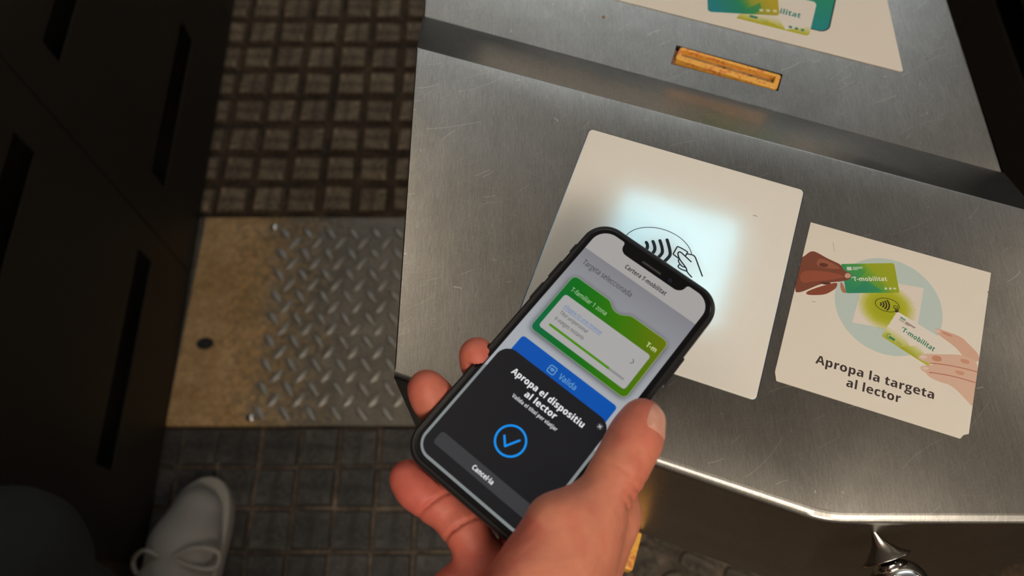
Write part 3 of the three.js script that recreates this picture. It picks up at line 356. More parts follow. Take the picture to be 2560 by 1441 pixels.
// ---------------------------------------------------------------- the phone
const PHONE = new THREE.Matrix4().makeBasis(new THREE.Vector3(0.7708, 0.0103, 0.6370), new THREE.Vector3(0.6361, 0.0431, -0.7704), new THREE.Vector3(-0.0354, 0.9990, 0.0267)).setPosition(0.0245, EYE - 0.3211, -0.1086);
{
  const ph = thing('phone', 'black smartphone held above the reader, its screen showing a travel card app', 'phone'); PHONE.decompose(ph.position, ph.quaternion, ph.scale); ph.scale.set(1, 1, 1);
  const frameMat = phys({ name: 'phone_frame', color: lin(0.035, 0.034, 0.036), metalness: 0.6, roughness: 0.28 }), glass = phys({ name: 'phone_glass', color: lin(0.004, 0.004, 0.005), roughness: 0.12, specularIntensity: 0.7 });
  const W2 = 0.0709, H2 = 0.1436, R2 = 0.0118;
  const fg = new THREE.ExtrudeGeometry(roundRect(W2 - 0.003, H2 - 0.003, R2 - 0.0015, -W2 / 2 + 0.0015, -H2 / 2 + 0.0015), { depth: 0.0037, bevelEnabled: true, bevelSize: 0.0019, bevelThickness: 0.0019, bevelSegments: 6, curveSegments: 16 }); fg.translate(0, 0, -0.0058); part('frame', fg, frameMat, ph);
  const gg = new THREE.ExtrudeGeometry(roundRect(W2 - 0.0052, H2 - 0.0052, R2 - 0.0026, -W2 / 2 + 0.0026, -H2 / 2 + 0.0026), { depth: 0.0004, bevelEnabled: true, bevelSize: 0.0011, bevelThickness: 0.0006, bevelSegments: 5, curveSegments: 16 }); gg.translate(0, 0, -0.001); part('front_glass', gg, glass, ph);
  for (const [v, l] of [[0.0515, 0.0055], [0.0375, 0.0105], [0.0235, 0.0105]]) part('side_button', rbox(0.0016, l, 0.003, 0.0007, -W2 / 2 - 0.0005, v, -0.0040), frameMat, ph);
  part('side_button', rbox(0.0016, 0.0165, 0.003, 0.0007, W2 / 2 + 0.0005, 0.0305, -0.0040), frameMat, ph);
  part('earpiece', rbox(0.0105, 0.0011, 0.0003, 0.0001, -0.0005, 0.0647, 0.00008), std({ name: 'earpiece_mesh', color: lin(0.03, 0.03, 0.028), roughness: 0.6 }), ph);
  const ln = new THREE.CylinderGeometry(0.0011, 0.0011, 0.0003, 20); ln.rotateX(Math.PI / 2); ln.translate(0.0098, 0.0647, 0.00008); part('camera_lens', ln, phys({ name: 'lens', color: lin(0.01, 0.012, 0.03), roughness: 0.05 }), ph);
  // the picture on the screen, in millimetres from the screen's centre
  const SW = 62.4, SH = 135.4, K = 15, [c, g] = canvas(SW * K, SH * K); g.scale(K, K); g.translate(SW / 2, SH / 2); const Y = (v) => -v; g.lineJoin = g.lineCap = 'round';
  const rr = (x, v, w, h, r, fill) => { g.fillStyle = fill; g.beginPath(); g.roundRect(x, -v, w, h, r); g.fill(); };
  g.fillStyle = '#9b9b9f'; g.fillRect(-40, -70, 80, 140); const bgd = g.createLinearGradient(0, Y(54), 0, Y(0)); bgd.addColorStop(0, '#828288'); bgd.addColorStop(0.5, '#9a9ca1'); bgd.addColorStop(1, '#a9adb2'); g.fillStyle = bgd; g.fillRect(-40, Y(54), 80, 140); rr(-40, 75, 80, 21, 0, '#a8a5a2');
  words(g, 'Cartera T-mobilitat', -10.6, Y(56.9), 3.05, 'bold', '#1a1a1c', 23); words(g, 'Targeta seleccionada', -27.4, Y(46.4), 3.9, '400', '#3a3a3e', 28);
  const card = new Path2D(); card.moveTo(-23.4, Y(39.3)); card.lineTo(-7.2, Y(39.3)); card.bezierCurveTo(-4, Y(39.3), -4, Y(36.6), 0, Y(36.4)); card.bezierCurveTo(4.2, Y(36.4), 4.4, Y(39.3), 8, Y(39.3)); card.lineTo(24, Y(39.3)); card.quadraticCurveTo(27, Y(39.3), 27, Y(36.3)); card.lineTo(27, Y(9)); card.quadraticCurveTo(27, Y(6), 24, Y(6)); card.lineTo(-23.4, Y(6)); card.quadraticCurveTo(-26.4, Y(6), -26.4, Y(9)); card.lineTo(-26.4, Y(36.3)); card.quadraticCurveTo(-26.4, Y(39.3), -23.4, Y(39.3)); card.closePath();
  const cg = g.createLinearGradient(-27, Y(6), 27, Y(39)); cg.addColorStop(0, '#026446'); cg.addColorStop(0.3, '#066a1a'); cg.addColorStop(0.62, '#357400'); cg.addColorStop(1, '#6b7200'); g.save(); g.shadowColor = 'rgba(20,20,25,.75)'; g.shadowBlur = 42; g.shadowOffsetY = 8; g.fillStyle = cg; g.fill(card); g.restore(); g.strokeStyle = 'rgba(190,210,170,.65)'; g.lineWidth = 0.22; g.stroke(card);
  rr(-23.8, 29.2, 48.2, 20, 1.5, '#abaaa9'); words(g, 'T-familiar 1 zona', -23.1, Y(31.9), 3.2, '400', '#a9c99c', 20.2); words(g, 'T-m', 19.6, Y(31.6), 3.4, 'bold', '#c9cf9d', 5.4);
  words(g, 'Afegeix-hi una reserva', -20.4, Y(23.4), 2.5, '400', '#5577b0', 21.3); g.fillStyle = '#5577b0'; g.fillRect(-20.4, Y(22.9), 21.3, 0.22); words(g, 'Títol unipersonal', -20.1, Y(19.8), 2.5, '400', '#47474a', 15.7); words(g, '6 viatges restants', -20.1, Y(16.1), 2.5, '400', '#47474a', 16.3);
  rr(-20.4, 13.4, 41.9, 1.15, 0.57, '#8d8d8d'); rr(-20.4, 13.4, 33.9, 1.15, 0.57, '#4a8a08'); g.strokeStyle = '#48484a'; g.lineWidth = 0.32; g.beginPath(); g.moveTo(19.1, Y(23.1)); g.lineTo(20.2, Y(21.9)); g.lineTo(19.1, Y(20.7)); g.stroke();
  rr(-26.3, 1.2, 53, 20, 1.6, '#0050ad'); g.strokeStyle = '#7fb2cf'; g.lineWidth = 0.34; g.beginPath(); g.roundRect(-7.6, Y(-1.7), 3.6, 3.6, 0.8); g.stroke(); for (const r of [0.5, 1.05, 1.6]) { g.lineWidth = 0.3; g.beginPath(); g.arc(-5.8, Y(-4.4), r, -2.3, -0.84); g.stroke(); } words(g, 'Valida', -1.6, Y(-4.8), 3.9, '400', '#6fa9d0', 9.4);
  
  const dk = new Path2D(); dk.roundRect(-29.9, Y(-6.7), 59.8, 59.7, 5.2); g.save(); g.beginPath(); g.rect(-40, Y(-20), 80, 60); g.fillStyle = '#868c8d'; g.fill(); g.restore(); rr(-29.9, -6.7, 59.8, 59.7, 6.4, '#18181c');
  words(g, 'Apropa el dispositiu', -19.4, Y(-15.9), 4.2, 'bold', '#f4f4f6', 40, 0); words(g, 'al lector', -8.4, Y(-20.5), 4.2, 'bold', '#f4f4f6', 17.2); words(g, 'Valida el títol per viatjar', -12.2, Y(-24.1), 2.4, 'bold', '#d9d9dc', 24.7);
  g.strokeStyle = '#0a93f5'; g.lineWidth = 0.95; g.beginPath(); g.arc(0, Y(-39.5), 6.7, 0, 7); g.stroke(); g.beginPath(); g.moveTo(-3.5, Y(-39.4)); g.lineTo(-0.4, Y(-42.7)); g.lineTo(2.9, Y(-36.9)); g.stroke();
  rr(-25.7, -54.6, 51.4, 6.3, 1.6, '#3a3a3d'); words(g, 'Cancel·la', -5.6, Y(-58.9), 3.1, 'bold', '#f2f2f4', 11.4);
  rr(24.4, -9, 3, 3, 1.5, '#3a3a3e'); g.strokeStyle = '#c9c9cc'; g.lineWidth = 0.36; g.beginPath(); g.moveTo(25.3, Y(-9.9)); g.lineTo(26.5, Y(-11.1)); g.moveTo(26.5, Y(-9.9)); g.lineTo(25.3, Y(-11.1)); g.stroke();
  const mt = tex(c), m = 0.001, scr = roundRect(SW * m, SH * m, 0.0082, -SW / 2 * m, -SH / 2 * m).getPoints(14).map((p) => [p.x, p.y]);
  const top = SH / 2 * m; const nt = []; const q = (x0, y0, r, a0, a1) => { for (let i = 0; i <= 6; i++) { const a = a0 + (a1 - a0) * i / 6; nt.push([x0 + Math.cos(a) * r, y0 + Math.sin(a) * r]); } };
  // notch outline from right to left along the top edge
  q(0.0190, top - 0.0014, 0.0014, Math.PI / 2, Math.PI); q(0.0136, top - 0.0013, 0.0040, 0, -Math.PI / 2); q(-0.0136, top - 0.0013, 0.0040, -Math.PI / 2, -Math.PI); q(-0.0190, top - 0.0014, 0.0014, 0, Math.PI / 2);
  // insert it where the outline runs right to left across the top
  let at = -1; for (let i = 0; i < scr.length; i++) { const a = scr[i], b = scr[(i + 1) % scr.length]; if (a[0] > 0.01 && b[0] < -0.01 && a[1] > top - 1e-5) at = i; } scr.splice(at + 1, 0, ...nt);
  const sg2 = new THREE.ShapeGeometry(shapeOf(scr)), p = sg2.attributes.position, uv = sg2.attributes.uv; for (let i = 0; i < p.count; i++) uv.setXY(i, p.getX(i) / (SW * m) + 0.5, p.getY(i) / (SH * m) + 0.5); sg2.translate(0, 0, 0.0001);
  part('screen', sg2, phys({ name: 'lit_phone_screen', color: lin(0.004, 0.004, 0.004), roughness: 0.14, specularIntensity: 0.6, emissive: lin(1, 1, 1), emissiveMap: mt, emissiveIntensity: 0.92 }), ph, 'lit screen with a green travel card and a dark confirmation panel');
  const sl = new THREE.RectAreaLight(lin(0.8, 0.9, 1), 0.12, 0.06, 0.13); sl.name = 'screen_light'; sl.position.set(0, 0, 0.0006); sl.rotation.y = Math.PI; ph.add(sl);
}

// ---------------------------------------------------------------- the person
const V3 = (a) => new THREE.Vector3(...a);
function cone(p, a, b, ra, rb) { const bx = b[0] - a[0], by = b[1] - a[1], bz = b[2] - a[2], px = p[0] - a[0], py = p[1] - a[1], pz = p[2] - a[2], bb = bx * bx + by * by + bz * bz; let h = (px * bx + py * by + pz * bz) / (bb || 1); h = h < 0 ? 0 : h > 1 ? 1 : h; const dx = px - bx * h, dy = py - by * h, dz = pz - bz * h; return Math.sqrt(dx * dx + dy * dy + dz * dz) - (ra + (rb - ra) * h); }
function smin(a, b, k) { const h = Math.max(k - Math.abs(a - b), 0) / k; return Math.min(a, b) - h * h * k * 0.25; }
function chain(p, j, k) { let d = 1e9; for (let i = 0; i < j.length - 1; i++) d = smin(d, cone(p, j[i], j[i + 1], j[i][3], j[i + 1][3]), k); return d; }
function surfaceNet(f, lo, hi, c) {
  const n = [0, 1, 2].map((i) => Math.ceil((hi[i] - lo[i]) / c) + 1), N = n[0] * n[1] * n[2], v = new Float32Array(N), at = (x, y, z) => x + n[0] * (y + n[1] * z), P = [0, 0, 0];
  for (let z = 0; z < n[2]; z++) for (let y = 0; y < n[1]; y++) for (let x = 0; x < n[0]; x++) { P[0] = lo[0] + x * c; P[1] = lo[1] + y * c; P[2] = lo[2] + z * c; v[at(x, y, z)] = f(P); }
  const id = new Int32Array(N).fill(-1), pos = [], idx = [], E = [[0, 1], [0, 2], [0, 4], [1, 3], [1, 5], [2, 3], [2, 6], [3, 7], [4, 5], [4, 6], [5, 7], [6, 7]];
  for (let z = 0; z < n[2] - 1; z++) for (let y = 0; y < n[1] - 1; y++) for (let x = 0; x < n[0] - 1; x++) {
    const k = []; let m = 0; for (let i = 0; i < 8; i++) { k.push(v[at(x + (i & 1), y + ((i >> 1) & 1), z + (i >> 2))]); if (k[i] < 0) m++; } if (!m || m === 8) continue;
    let s = [0, 0, 0], q = 0; for (const [a, b] of E) if ((k[a] < 0) !== (k[b] < 0)) { const t = k[a] / (k[a] - k[b]); for (let i = 0; i < 3; i++) { const ca = (a >> i) & 1, cb = (b >> i) & 1; s[i] += ca + (cb - ca) * t; } q++; }
    id[at(x, y, z)] = pos.length / 3; pos.push(lo[0] + (x + s[0] / q) * c, lo[1] + (y + s[1] / q) * c, lo[2] + (z + s[2] / q) * c);
  }
  const face = (a, b, cc, d, fl) => { if (a < 0 || b < 0 || cc < 0 || d < 0) return; fl ? idx.push(a, b, cc, a, cc, d) : idx.push(a, cc, b, a, d, cc); };
  for (let z = 1; z < n[2] - 1; z++) for (let y = 1; y < n[1] - 1; y++) for (let x = 1; x < n[0] - 1; x++) {
    const a = v[at(x, y, z)] < 0;
    if (a !== v[at(x + 1, y, z)] < 0) face(id[at(x, y - 1, z - 1)], id[at(x, y, z - 1)], id[at(x, y, z)], id[at(x, y - 1, z)], a);
    if (a !== v[at(x, y + 1, z)] < 0) face(id[at(x - 1, y, z - 1)], id[at(x - 1, y, z)], id[at(x, y, z)], id[at(x, y, z - 1)], a);
    if (a !== v[at(x, y, z + 1)] < 0) face(id[at(x - 1, y - 1, z)], id[at(x, y - 1, z)], id[at(x, y, z)], id[at(x - 1, y, z)], a);
  }
  const g = new THREE.BufferGeometry(); g.setAttribute('position', new THREE.BufferAttribute(new Float32Array(pos), 3)); g.setIndex(idx);
  const nr = new Float32Array(pos.length), e = c * 0.5; for (let i = 0; i < pos.length; i += 3) { const x = pos[i], y = pos[i + 1], z = pos[i + 2], gx = f([x + e, y, z]) - f([x - e, y, z]), gy = f([x, y + e, z]) - f([x, y - e, z]), gz = f([x, y, z + e]) - f([x, y, z - e]), l = Math.hypot(gx, gy, gz) || 1; nr[i] = gx / l; nr[i + 1] = gy / l; nr[i + 2] = gz / l; }
  g.setAttribute('normal', new THREE.BufferAttribute(nr, 3)); return g;
}
function noise3(x, y, z) { return (vnoise(x + z * 0.37 + 91, y - z * 0.51 + 17) + vnoise(y + x * 0.41 + 31, z + 57) + vnoise(z - y * 0.33 + 11, x + 73)) / 3 - 0.5; }
// joints in millimetres in the phone's frame (x right, y to its top, z out of the screen), each with its radius
const thumb = [[57, -84, -6, 17], [46.0, -45, 1, 12.8], [43.0, -19.5, 3.0, 10.2], [40.8, -6, 2.6, 10.3], [38.4, 2.6, 2.0, 9.3]];
const thenar = [[33.6, -53.5, 9, 7.5], [40, -60, 4, 12.5], [46, -79, 1, 17], [57, -104, -8, 18]];
const metas = [[[53.6, -33, -19, 9.6], [65, -104, -15, 17]], [[53, -50, -28, 11], [62, -108, -20, 18]], [[44, -69, -30, 11], [54, -112, -20, 18]], [[31, -87, -28, 11.5], [46, -116, -22, 17]], [[23, -102, -24, 15], [44, -134, -20, 19]]];
const fingers = [
  [[53, -34, -20, 9.6], [34, -6, -26, 9.2], [10, 6, -19.5, 8.4], [-9, 10, -16.5, 7.4]],
  [[53, -50, -28, 10.5], [12, -36, -27, 9.6], [-20, -24, -20.5, 8.8], [-34, -19.5, -9, 8.6], [-37.3, -18.3, -3.5, 8.2]],
  [[44, -69, -30, 10.5], [4, -57, -28, 9.8], [-26, -49, -21, 9.2], [-40.5, -45.6, -10, 9.0], [-45.2, -44.6, -4.5, 8.5]],
  [[29, -86.5, -29, 10.5], [5, -78.2, -19.5, 9.2], [-12, -77.8, -16.5, 9.1], [-21, -78.8, -14.5, 9.0], [-27.0, -78.4, -13.5, 8.2]],
];
const arm = [[62, -118, -16, 23], [76, -165, 2, 25], [133, -352, 85, 40]];
const creases = [[[-10.5, -80, -9], [1, -0.30, 0.1], 1.3, 1.0, 15], [[4.5, -80.5, -12], [1, -0.40, 0.25], 1.5, 1.0, 15], [[43, -22, 12], [-0.15, 1, 0], 0.6, 0.9, 11], [[52, -24, 6], [-0.35, 1, -0.1], 1.2, 0.9, 9], [[52.5, -27.5, 5], [-0.2, 1, -0.1], 1.1, 0.9, 9], [[53, -31.5, 4], [-0.1, 1, -0.1], 1.2, 0.9, 9], [[51.5, -19.5, 5], [-0.4, 1, 0], 0.9, 0.9, 8], [[33, -11, 8], [-0.1, 1, 0.1], 0.7, 0.9, 8], [[52, -38, -3], [0.9, 0.2, -0.4], 1.0, 1.4, 16]].map(([p, d, a, s, r]) => { const l = Math.hypot(...d); return [p, d.map((v) => v / l), a, s, r]; });
function phoneBox(p) { const qx = Math.abs(p[0]) - 35.6 + 11, qy = Math.abs(p[1]) - 72 + 11, d2 = Math.hypot(Math.max(qx, 0), Math.max(qy, 0)) + Math.min(Math.max(qx, qy), 0) - 11, qz = Math.abs(p[2] + 3.85) - 4.0; return Math.min(Math.max(d2, qz), 0) + Math.hypot(Math.max(d2, 0), Math.max(qz, 0)); }
function handField(p) {
  let palm = 1e9; for (const m of metas) palm = smin(palm, cone(p, m[0], m[1], m[0][3], m[1][3]), 14);
  palm = smin(palm, chain(p, arm, 30), 26); palm = smin(palm, chain(p, thenar, 14), 16);
  let d = smin(palm, chain(p, thumb, 7), 13);
  const tight = d; for (const f of fingers) d = Math.min(d, smin(tight, chain(p, f, 5), 7));
  for (const [q, n, a, s, r] of creases) { const dx = p[0] - q[0], dy = p[1] - q[1], dz = p[2] - q[2], rr = Math.hypot(dx, dy, dz); if (rr > r) continue; const t = dx * n[0] + dy * n[1] + dz * n[2]; d += a * Math.exp(-(t * t) / (s * s)) * (1 - rr / r); }
  if (Math.abs(d) < 4) { d += noise3(p[0] * 0.09, p[1] * 0.09, p[2] * 0.09) * 1.3 + noise3(p[0] * 0.3, p[1] * 0.3, p[2] * 0.3) * 0.35 + noise3(p[0] * 0.9, p[1] * 0.9, p[2] * 0.9) * 0.16; }
  const b = phoneBox(p); return d < b + 6 ? Math.max(d, 0.35 - b) : d;
}
const skin = phys({ name: 'skin', color: lin(1, 1, 1), vertexColors: true, roughness: 0.52, specularIntensity: 0.6, sheen: 0.15, sheenColor: lin(0.9, 0.5, 0.4), sheenRoughness: 0.5 });
const BASE = [-0.40, 0, 0.30];
const person = thing('person', 'person in dark trousers and white shoes holding a black phone over the reader', 'person', BASE);
{
  const hand = surfaceNet(handField, [-58, -222, -52], [128, 22, 44], 1.25);
  const pc = hand.attributes.position, col = new Float32Array(pc.count * 3), tips = [...fingers.map((f) => f[f.length - 1]), thumb[4]];
  for (let i = 0; i < pc.count; i++) {
    const x = pc.getX(i), y = pc.getY(i), z = pc.getZ(i); let red = 0; tips.forEach((t) => { red = Math.max(red, 1 - Math.hypot(x - t[0], y - t[1], z - t[2]) / 24); }); red = Math.max(0, red);
    const palmRedShade = y < -60 ? 0.75 * THREE.MathUtils.clamp((40 - x) / 14, 0, 1) : 0, n = noise3(x * 0.12, y * 0.12, z * 0.12), m = noise3(x * 0.5, y * 0.5, z * 0.5), f = noise3(x * 1.7, y * 1.7, z * 1.7), q = noise3(x * 0.22 + 9, y * 0.22, z * 0.22), k = 1 + n * 0.14 + m * 0.16 + f * 0.16, knuckle = 0.7 * Math.max(0, 1 - Math.hypot(x - 50, y + 24, z - 6) / 14), r = Math.min(1, red * 0.9 + palmRedShade + knuckle + Math.max(0, q) * 1.1);  // palm skin is redder; shade on the little finger is painted in here
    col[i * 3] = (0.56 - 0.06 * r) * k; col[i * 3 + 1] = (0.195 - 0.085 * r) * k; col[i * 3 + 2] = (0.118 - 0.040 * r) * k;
  }
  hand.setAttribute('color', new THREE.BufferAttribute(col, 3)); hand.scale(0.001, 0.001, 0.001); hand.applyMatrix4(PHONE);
  // the rest of the figure, behind the camera: arms, neck and head, in metres
  const elbow = [-0.10, 1.0, 0.25], sh = [-0.21, 1.33, 0.30];
  const bodyField = (p) => {
    let d = chain(p, [[-0.022, 0.925, 0.068, 0.030], [...elbow, 0.046], [...sh, 0.058]], 0.03);
    d = smin(d, chain(p, [[-0.59, 1.33, 0.32, 0.055], [-0.42, 1.06, 0.12, 0.042], [-0.185, 1.125, 0.066, 0.028]], 0.03), 0.03);
    d = smin(d, chain(p, [[-0.21, 1.33, 0.30, 0.06], [-0.40, 1.36, 0.32, 0.075], [-0.59, 1.33, 0.32, 0.06]], 0.06), 0.05); d = smin(d, cone(p, [-0.40, 1.36, 0.32], [-0.39, 1.50, 0.28], 0.065, 0.055), 0.05);
    d = smin(d, cone(p, [-0.385, 1.545, 0.245], [-0.40, 1.60, 0.29], 0.068, 0.095), 0.05); d = smin(d, cone(p, [-0.382, 1.553, 0.165], [-0.384, 1.575, 0.178], 0.011, 0.006), 0.015);
    for (const s of [-1, 1]) { d = smin(d, cone(p, [-0.395 + s * 0.095, 1.555, 0.28], [-0.395 + s * 0.10, 1.595, 0.285], 0.008, 0.010), 0.01); d = Math.max(d, 0.012 - Math.hypot(p[0] + 0.384 - s * 0.032, p[1] - 1.592, p[2] - 0.188)); }
    return smin(d, cone(p, [-0.402, 1.515, 0.182], [-0.364, 1.515, 0.182], 0.008, 0.008), 0.012);
  };
  const rest = surfaceNet(bodyField, [-0.68, 0.87, -0.02], [-0.01, 1.73, 0.42], 0.009); const rc = new Float32Array(rest.attributes.position.count * 3); for (let i = 0; i < rc.length; i += 3) { rc[i] = 0.56; rc[i + 1] = 0.195; rc[i + 2] = 0.115; } rest.setAttribute('color', new THREE.BufferAttribute(rc, 3));
  // left hand, raised in front of the chest with the fingers half curled
  const leftField = (p) => {
    let d = cone(p, [-0.215, 1.119, 0.075], [-0.165, 1.130, 0.060], 0.028, 0.026); const kn = [[-0.108, 1.165, 0.030], [-0.100, 1.148, 0.042], [-0.100, 1.130, 0.054], [-0.106, 1.112, 0.064]];
    kn.forEach((k) => { d = smin(d, cone(p, [-0.160, 1.132, 0.060], k, 0.020, 0.0115), 0.014); });
    d = smin(d, chain(p, [[-0.155, 1.145, 0.050, 0.017], [-0.125, 1.180, 0.058, 0.012], [-0.098, 1.196, 0.075, 0.0098], [-0.080, 1.199, 0.090, 0.0085]], 0.006), 0.012); const palm = d;
    kn.forEach((k, i) => { const l = [1, 1.08, 1, 0.8][i]; d = Math.min(d, smin(palm, chain(p, [[...k, 0.0105], [k[0] + 0.036 * l, k[1] + 0.014, k[2] + 0.010, 0.0092], [k[0] + 0.046 * l, k[1] + 0.020, k[2] + 0.033 * l, 0.0085], [k[0] + 0.040 * l, k[1] + 0.022, k[2] + 0.052 * l, 0.0076]], 0.004), 0.007)); });
    return d;
  };
  const left = surfaceNet(leftField, [-0.235, 1.075, 0.0], [-0.03, 1.225, 0.14], 0.003), lc = new Float32Array(left.attributes.position.count * 3); for (let i = 0; i < lc.length; i += 3) { lc[i] = 0.56; lc[i + 1] = 0.195; lc[i + 2] = 0.115; } left.setAttribute('color', new THREE.BufferAttribute(lc, 3));
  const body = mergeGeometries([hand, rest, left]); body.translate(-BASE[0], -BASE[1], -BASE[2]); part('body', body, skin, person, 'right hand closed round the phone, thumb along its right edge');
  // thumbnail: a thin curved plate on the back of the thumb's last joint
  const ax = V3([38.9 - 44.2, 2.6 + 16, 2.0 - 3]).normalize(), up = V3([0.72, 0.05, 0.69]); up.addScaledVector(ax, -up.dot(ax)).normalize(); const sd = new THREE.Vector3().crossVectors(ax, up), o = V3([38.9, 2.6, 2.0]), NS = 18, pos = [], ix = [];
  const hit = (org, dir) => { let t = 0; for (let k = 0; k < 40; k++) { const q = [org.x + dir.x * t, org.y + dir.y * t, org.z + dir.z * t]; const dd = handField(q); t += -dd * 0.9; if (Math.abs(dd) < 0.01) break; } return t; };
  for (let i = 0; i <= NS; i++) for (let j = 0; j <= NS; j++) {
    const a = i / NS * 2 - 1, b = j / NS * 2 - 1, s = a * 6.8 - 0.2, w = 0.78 * Math.sqrt(Math.max(0, 1 - Math.abs(a) ** 4 * 0.45)), ang = b * w, org = o.clone().addScaledVector(ax, s * 0.8), dir = up.clone().multiplyScalar(Math.cos(ang)).addScaledVector(sd, Math.sin(ang)).addScaledVector(ax, s > 0 ? s * 0.05 : 0).normalize();
    const t = hit(org, dir), e = Math.max(Math.abs(a) ** 6, Math.abs(b) ** 6), q = org.clone().addScaledVector(dir, t + 0.42 - 0.75 * e); pos.push(q.x, q.y, q.z); if (i < NS && j < NS) { const k = i * (NS + 1) + j; ix.push(k, k + 1, k + NS + 1, k + 1, k + NS + 2, k + NS + 1); }
  }
  const nail = new THREE.BufferGeometry(); nail.setAttribute('position', new THREE.BufferAttribute(new Float32Array(pos), 3)); nail.setIndex(ix); nail.computeVertexNormals(); nail.scale(0.001, 0.001, 0.001); nail.applyMatrix4(PHONE); nail.translate(-BASE[0], -BASE[1], -BASE[2]);
  part('thumbnail', nail, phys({ name: 'nail', color: lin(0.62, 0.29, 0.21), roughness: 0.3, clearcoat: 0.3 }), person, 'pale thumbnail');
  const lump = (f, k) => (p) => f(p) + noise3(p[0] * k, p[1] * k, p[2] * k) * 0.012 + noise3(p[0] * k * 2.7, p[1] * k * 2.7, p[2] * k * 2.7) * 0.005;
  const put = (name, geo, mat, label) => { geo.translate(-BASE[0], -BASE[1], -BASE[2]); return part(name, geo, mat, person, label); };
  const cloth = std({ name: 'dark_jersey', color: lin(0.02, 0.02, 0.022), roughness: 0.95 }), denim = std({ name: 'dark_trousers', color: lin(0.022, 0.024, 0.023), roughness: 0.95 });
  put('shirt', surfaceNet(lump((p) => { let d = chain(p, [[-0.40, 0.92, 0.29, 0.15], [-0.40, 1.15, 0.31, 0.155], [-0.40, 1.30, 0.32, 0.12]], 0.08); d = smin(d, chain(p, [[-0.575, 1.325, 0.32, 0.096], [-0.40, 1.35, 0.32, 0.115], [-0.225, 1.325, 0.305, 0.096]], 0.05), 0.06); d = smin(d, chain(p, [[-0.212, 1.325, 0.30, 0.088], [-0.118, 1.05, 0.257, 0.066]], 0.02), 0.04); return smin(d, chain(p, [[-0.588, 1.325, 0.32, 0.088], [-0.45, 1.10, 0.155, 0.066]], 0.02), 0.04); }, 14), [-0.72, 0.74, 0.04], [-0.03, 1.50, 0.50], 0.012), cloth);
  const legL = [[-0.48, 0.88, 0.27, 0.105], [-0.492, 0.475, -0.064, 0.064], [-0.502, 0.30, -0.012, 0.058], [-0.508, 0.085, 0.045, 0.054]], legR = [[-0.31, 0.88, 0.29, 0.105], [-0.27, 0.48, 0.22, 0.074], [-0.25, 0.085, 0.30, 0.062]];
  put('trousers', surfaceNet(lump((p) => { let d = smin(chain(p, legL, 0.05), chain(p, legR, 0.05), 0.05); return smin(d, chain(p, [[-0.47, 0.90, 0.29, 0.12], [-0.33, 0.90, 0.29, 0.12]], 0.04), 0.08); }, 16), [-0.63, 0.03, -0.17], [-0.16, 1.06, 0.45], 0.010), denim);
  put('hair', surfaceNet(lump((p) => Math.max(cone(p, [-0.39, 1.565, 0.285], [-0.40, 1.615, 0.30], 0.098, 0.10), 0.245 - p[2] + (1.64 - p[1]) * 0.55), 30), [-0.53, 1.43, 0.14], [-0.27, 1.75, 0.44], 0.008), std({ name: 'hair', color: lin(0.02, 0.014, 0.01), roughness: 0.7 }));
  // shoes: toe towards -z in the shoe's own frame
  const knit = std({ name: 'white_knit', color: lin(0.30, 0.28, 0.255), roughness: 0.9 }), rubber = std({ name: 'white_rubber', color: lin(0.31, 0.285, 0.25), roughness: 0.6 }), darkKnit = std({ name: 'shoe_opening', color: lin(0.03, 0.03, 0.028), roughness: 0.95 });
  function shoe(x, z, turn, mirror) {
    const o = new THREE.Group(); o.name = 'shoe'; o.position.set(x - BASE[0], 0, z - BASE[2]); o.rotation.y = turn; o.scale.x = mirror; person.add(o);
    const up = (p) => { let d = cone(p, [0.006, 0.040, -0.105], [0.0, 0.046, -0.055], 0.036, 0.046); d = smin(d, cone(p, [0, 0.05, -0.05], [-0.002, 0.062, 0.02], 0.046, 0.046), 0.03); d = smin(d, cone(p, [-0.002, 0.065, 0.03], [0, 0.060, 0.10], 0.044, 0.036), 0.03); d = Math.max(d, 0.022 - p[1]); return Math.max(d, -(cone(p, [0, 0.13, 0.075], [0, 0.10, 0.055], 0.034, 0.030))) + noise3(p[0] * 40, p[1] * 40, p[2] * 40) * 0.002; };
    part('upper', surfaceNet(up, [-0.07, 0.005, -0.16], [0.07, 0.125, 0.15], 0.0035), knit, o);
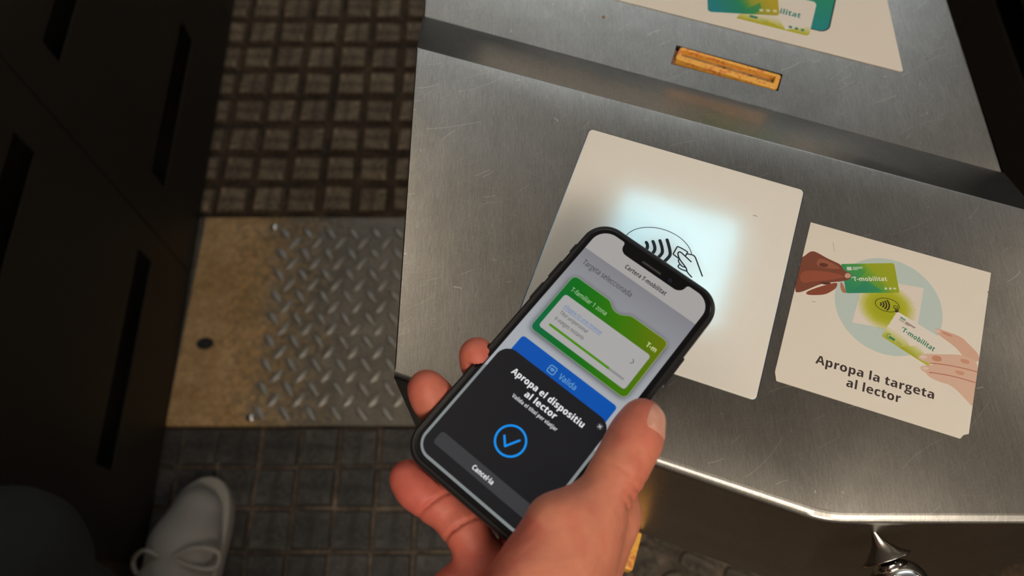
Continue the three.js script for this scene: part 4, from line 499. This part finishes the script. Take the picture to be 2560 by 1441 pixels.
    const s = new THREE.Shape(); s.moveTo(-0.046, -0.05); s.bezierCurveTo(-0.052, -0.10, -0.036, -0.158, 0.010, -0.160); s.bezierCurveTo(0.048, -0.158, 0.054, -0.10, 0.048, -0.05); s.bezierCurveTo(0.046, 0.0, 0.046, 0.05, 0.044, 0.09); s.bezierCurveTo(0.042, 0.145, -0.042, 0.145, -0.042, 0.09); s.bezierCurveTo(-0.040, 0.05, -0.042, 0.0, -0.046, -0.05);
    const sg = new THREE.ExtrudeGeometry(s, { depth: 0.020, bevelEnabled: true, bevelSize: 0.004, bevelThickness: 0.004, bevelSegments: 4, bevelOffset: -0.002, curveSegments: 20 }); sg.rotateX(Math.PI / 2); sg.translate(0, 0.0245, 0); part('sole', sg, rubber, o);
    const tg = new THREE.SphereGeometry(1, 20, 12); tg.scale(0.021, 0.010, 0.045); tg.rotateX(-0.22); tg.translate(0.0, 0.0975, -0.018); part('tongue', tg, knit, o);
    for (const [z0, y0] of [[-0.066, 0.0855], [-0.044, 0.0925], [-0.022, 0.0995]]) { const cv = new THREE.CatmullRomCurve3([V3([-0.030, y0 - 0.012, z0 + 0.004]), V3([-0.012, y0 + 0.003, z0]), V3([0.012, y0 + 0.003, z0 - 0.002]), V3([0.030, y0 - 0.012, z0 + 0.006])]); part('lace', new THREE.TubeGeometry(cv, 16, 0.0032, 8), rubber, o); }
    const loop = new THREE.CatmullRomCurve3([V3([0.010, 0.103, -0.034]), V3([0.038, 0.104, -0.046]), V3([0.068, 0.088, -0.042]), V3([0.064, 0.080, -0.022]), V3([0.034, 0.097, -0.022]), V3([0.010, 0.104, -0.030])]); part('lace', new THREE.TubeGeometry(loop, 40, 0.0034, 8), rubber, o);
    const l2 = new THREE.CatmullRomCurve3([V3([-0.008, 0.103, -0.032]), V3([-0.034, 0.101, -0.040]), V3([-0.056, 0.080, -0.026]), V3([-0.047, 0.080, -0.010]), V3([-0.024, 0.097, -0.020]), V3([-0.008, 0.103, -0.030])]); part('lace', new THREE.TubeGeometry(l2, 40, 0.0034, 8), rubber, o);
    const eyelet = new THREE.SphereGeometry(1, 14, 8); eyelet.scale(0.016, 0.0024, 0.0055); eyelet.rotateX(-0.22); eyelet.rotateY(0.25); eyelet.translate(0.002, 0.0878, -0.077); part('toe_vent', eyelet, darkKnit, o); return o;
  }
  shoe(-0.4955, -0.078, -0.04, 1); shoe(-0.25, 0.22, -0.15, -1);
}
renderer.render(scene, camera);
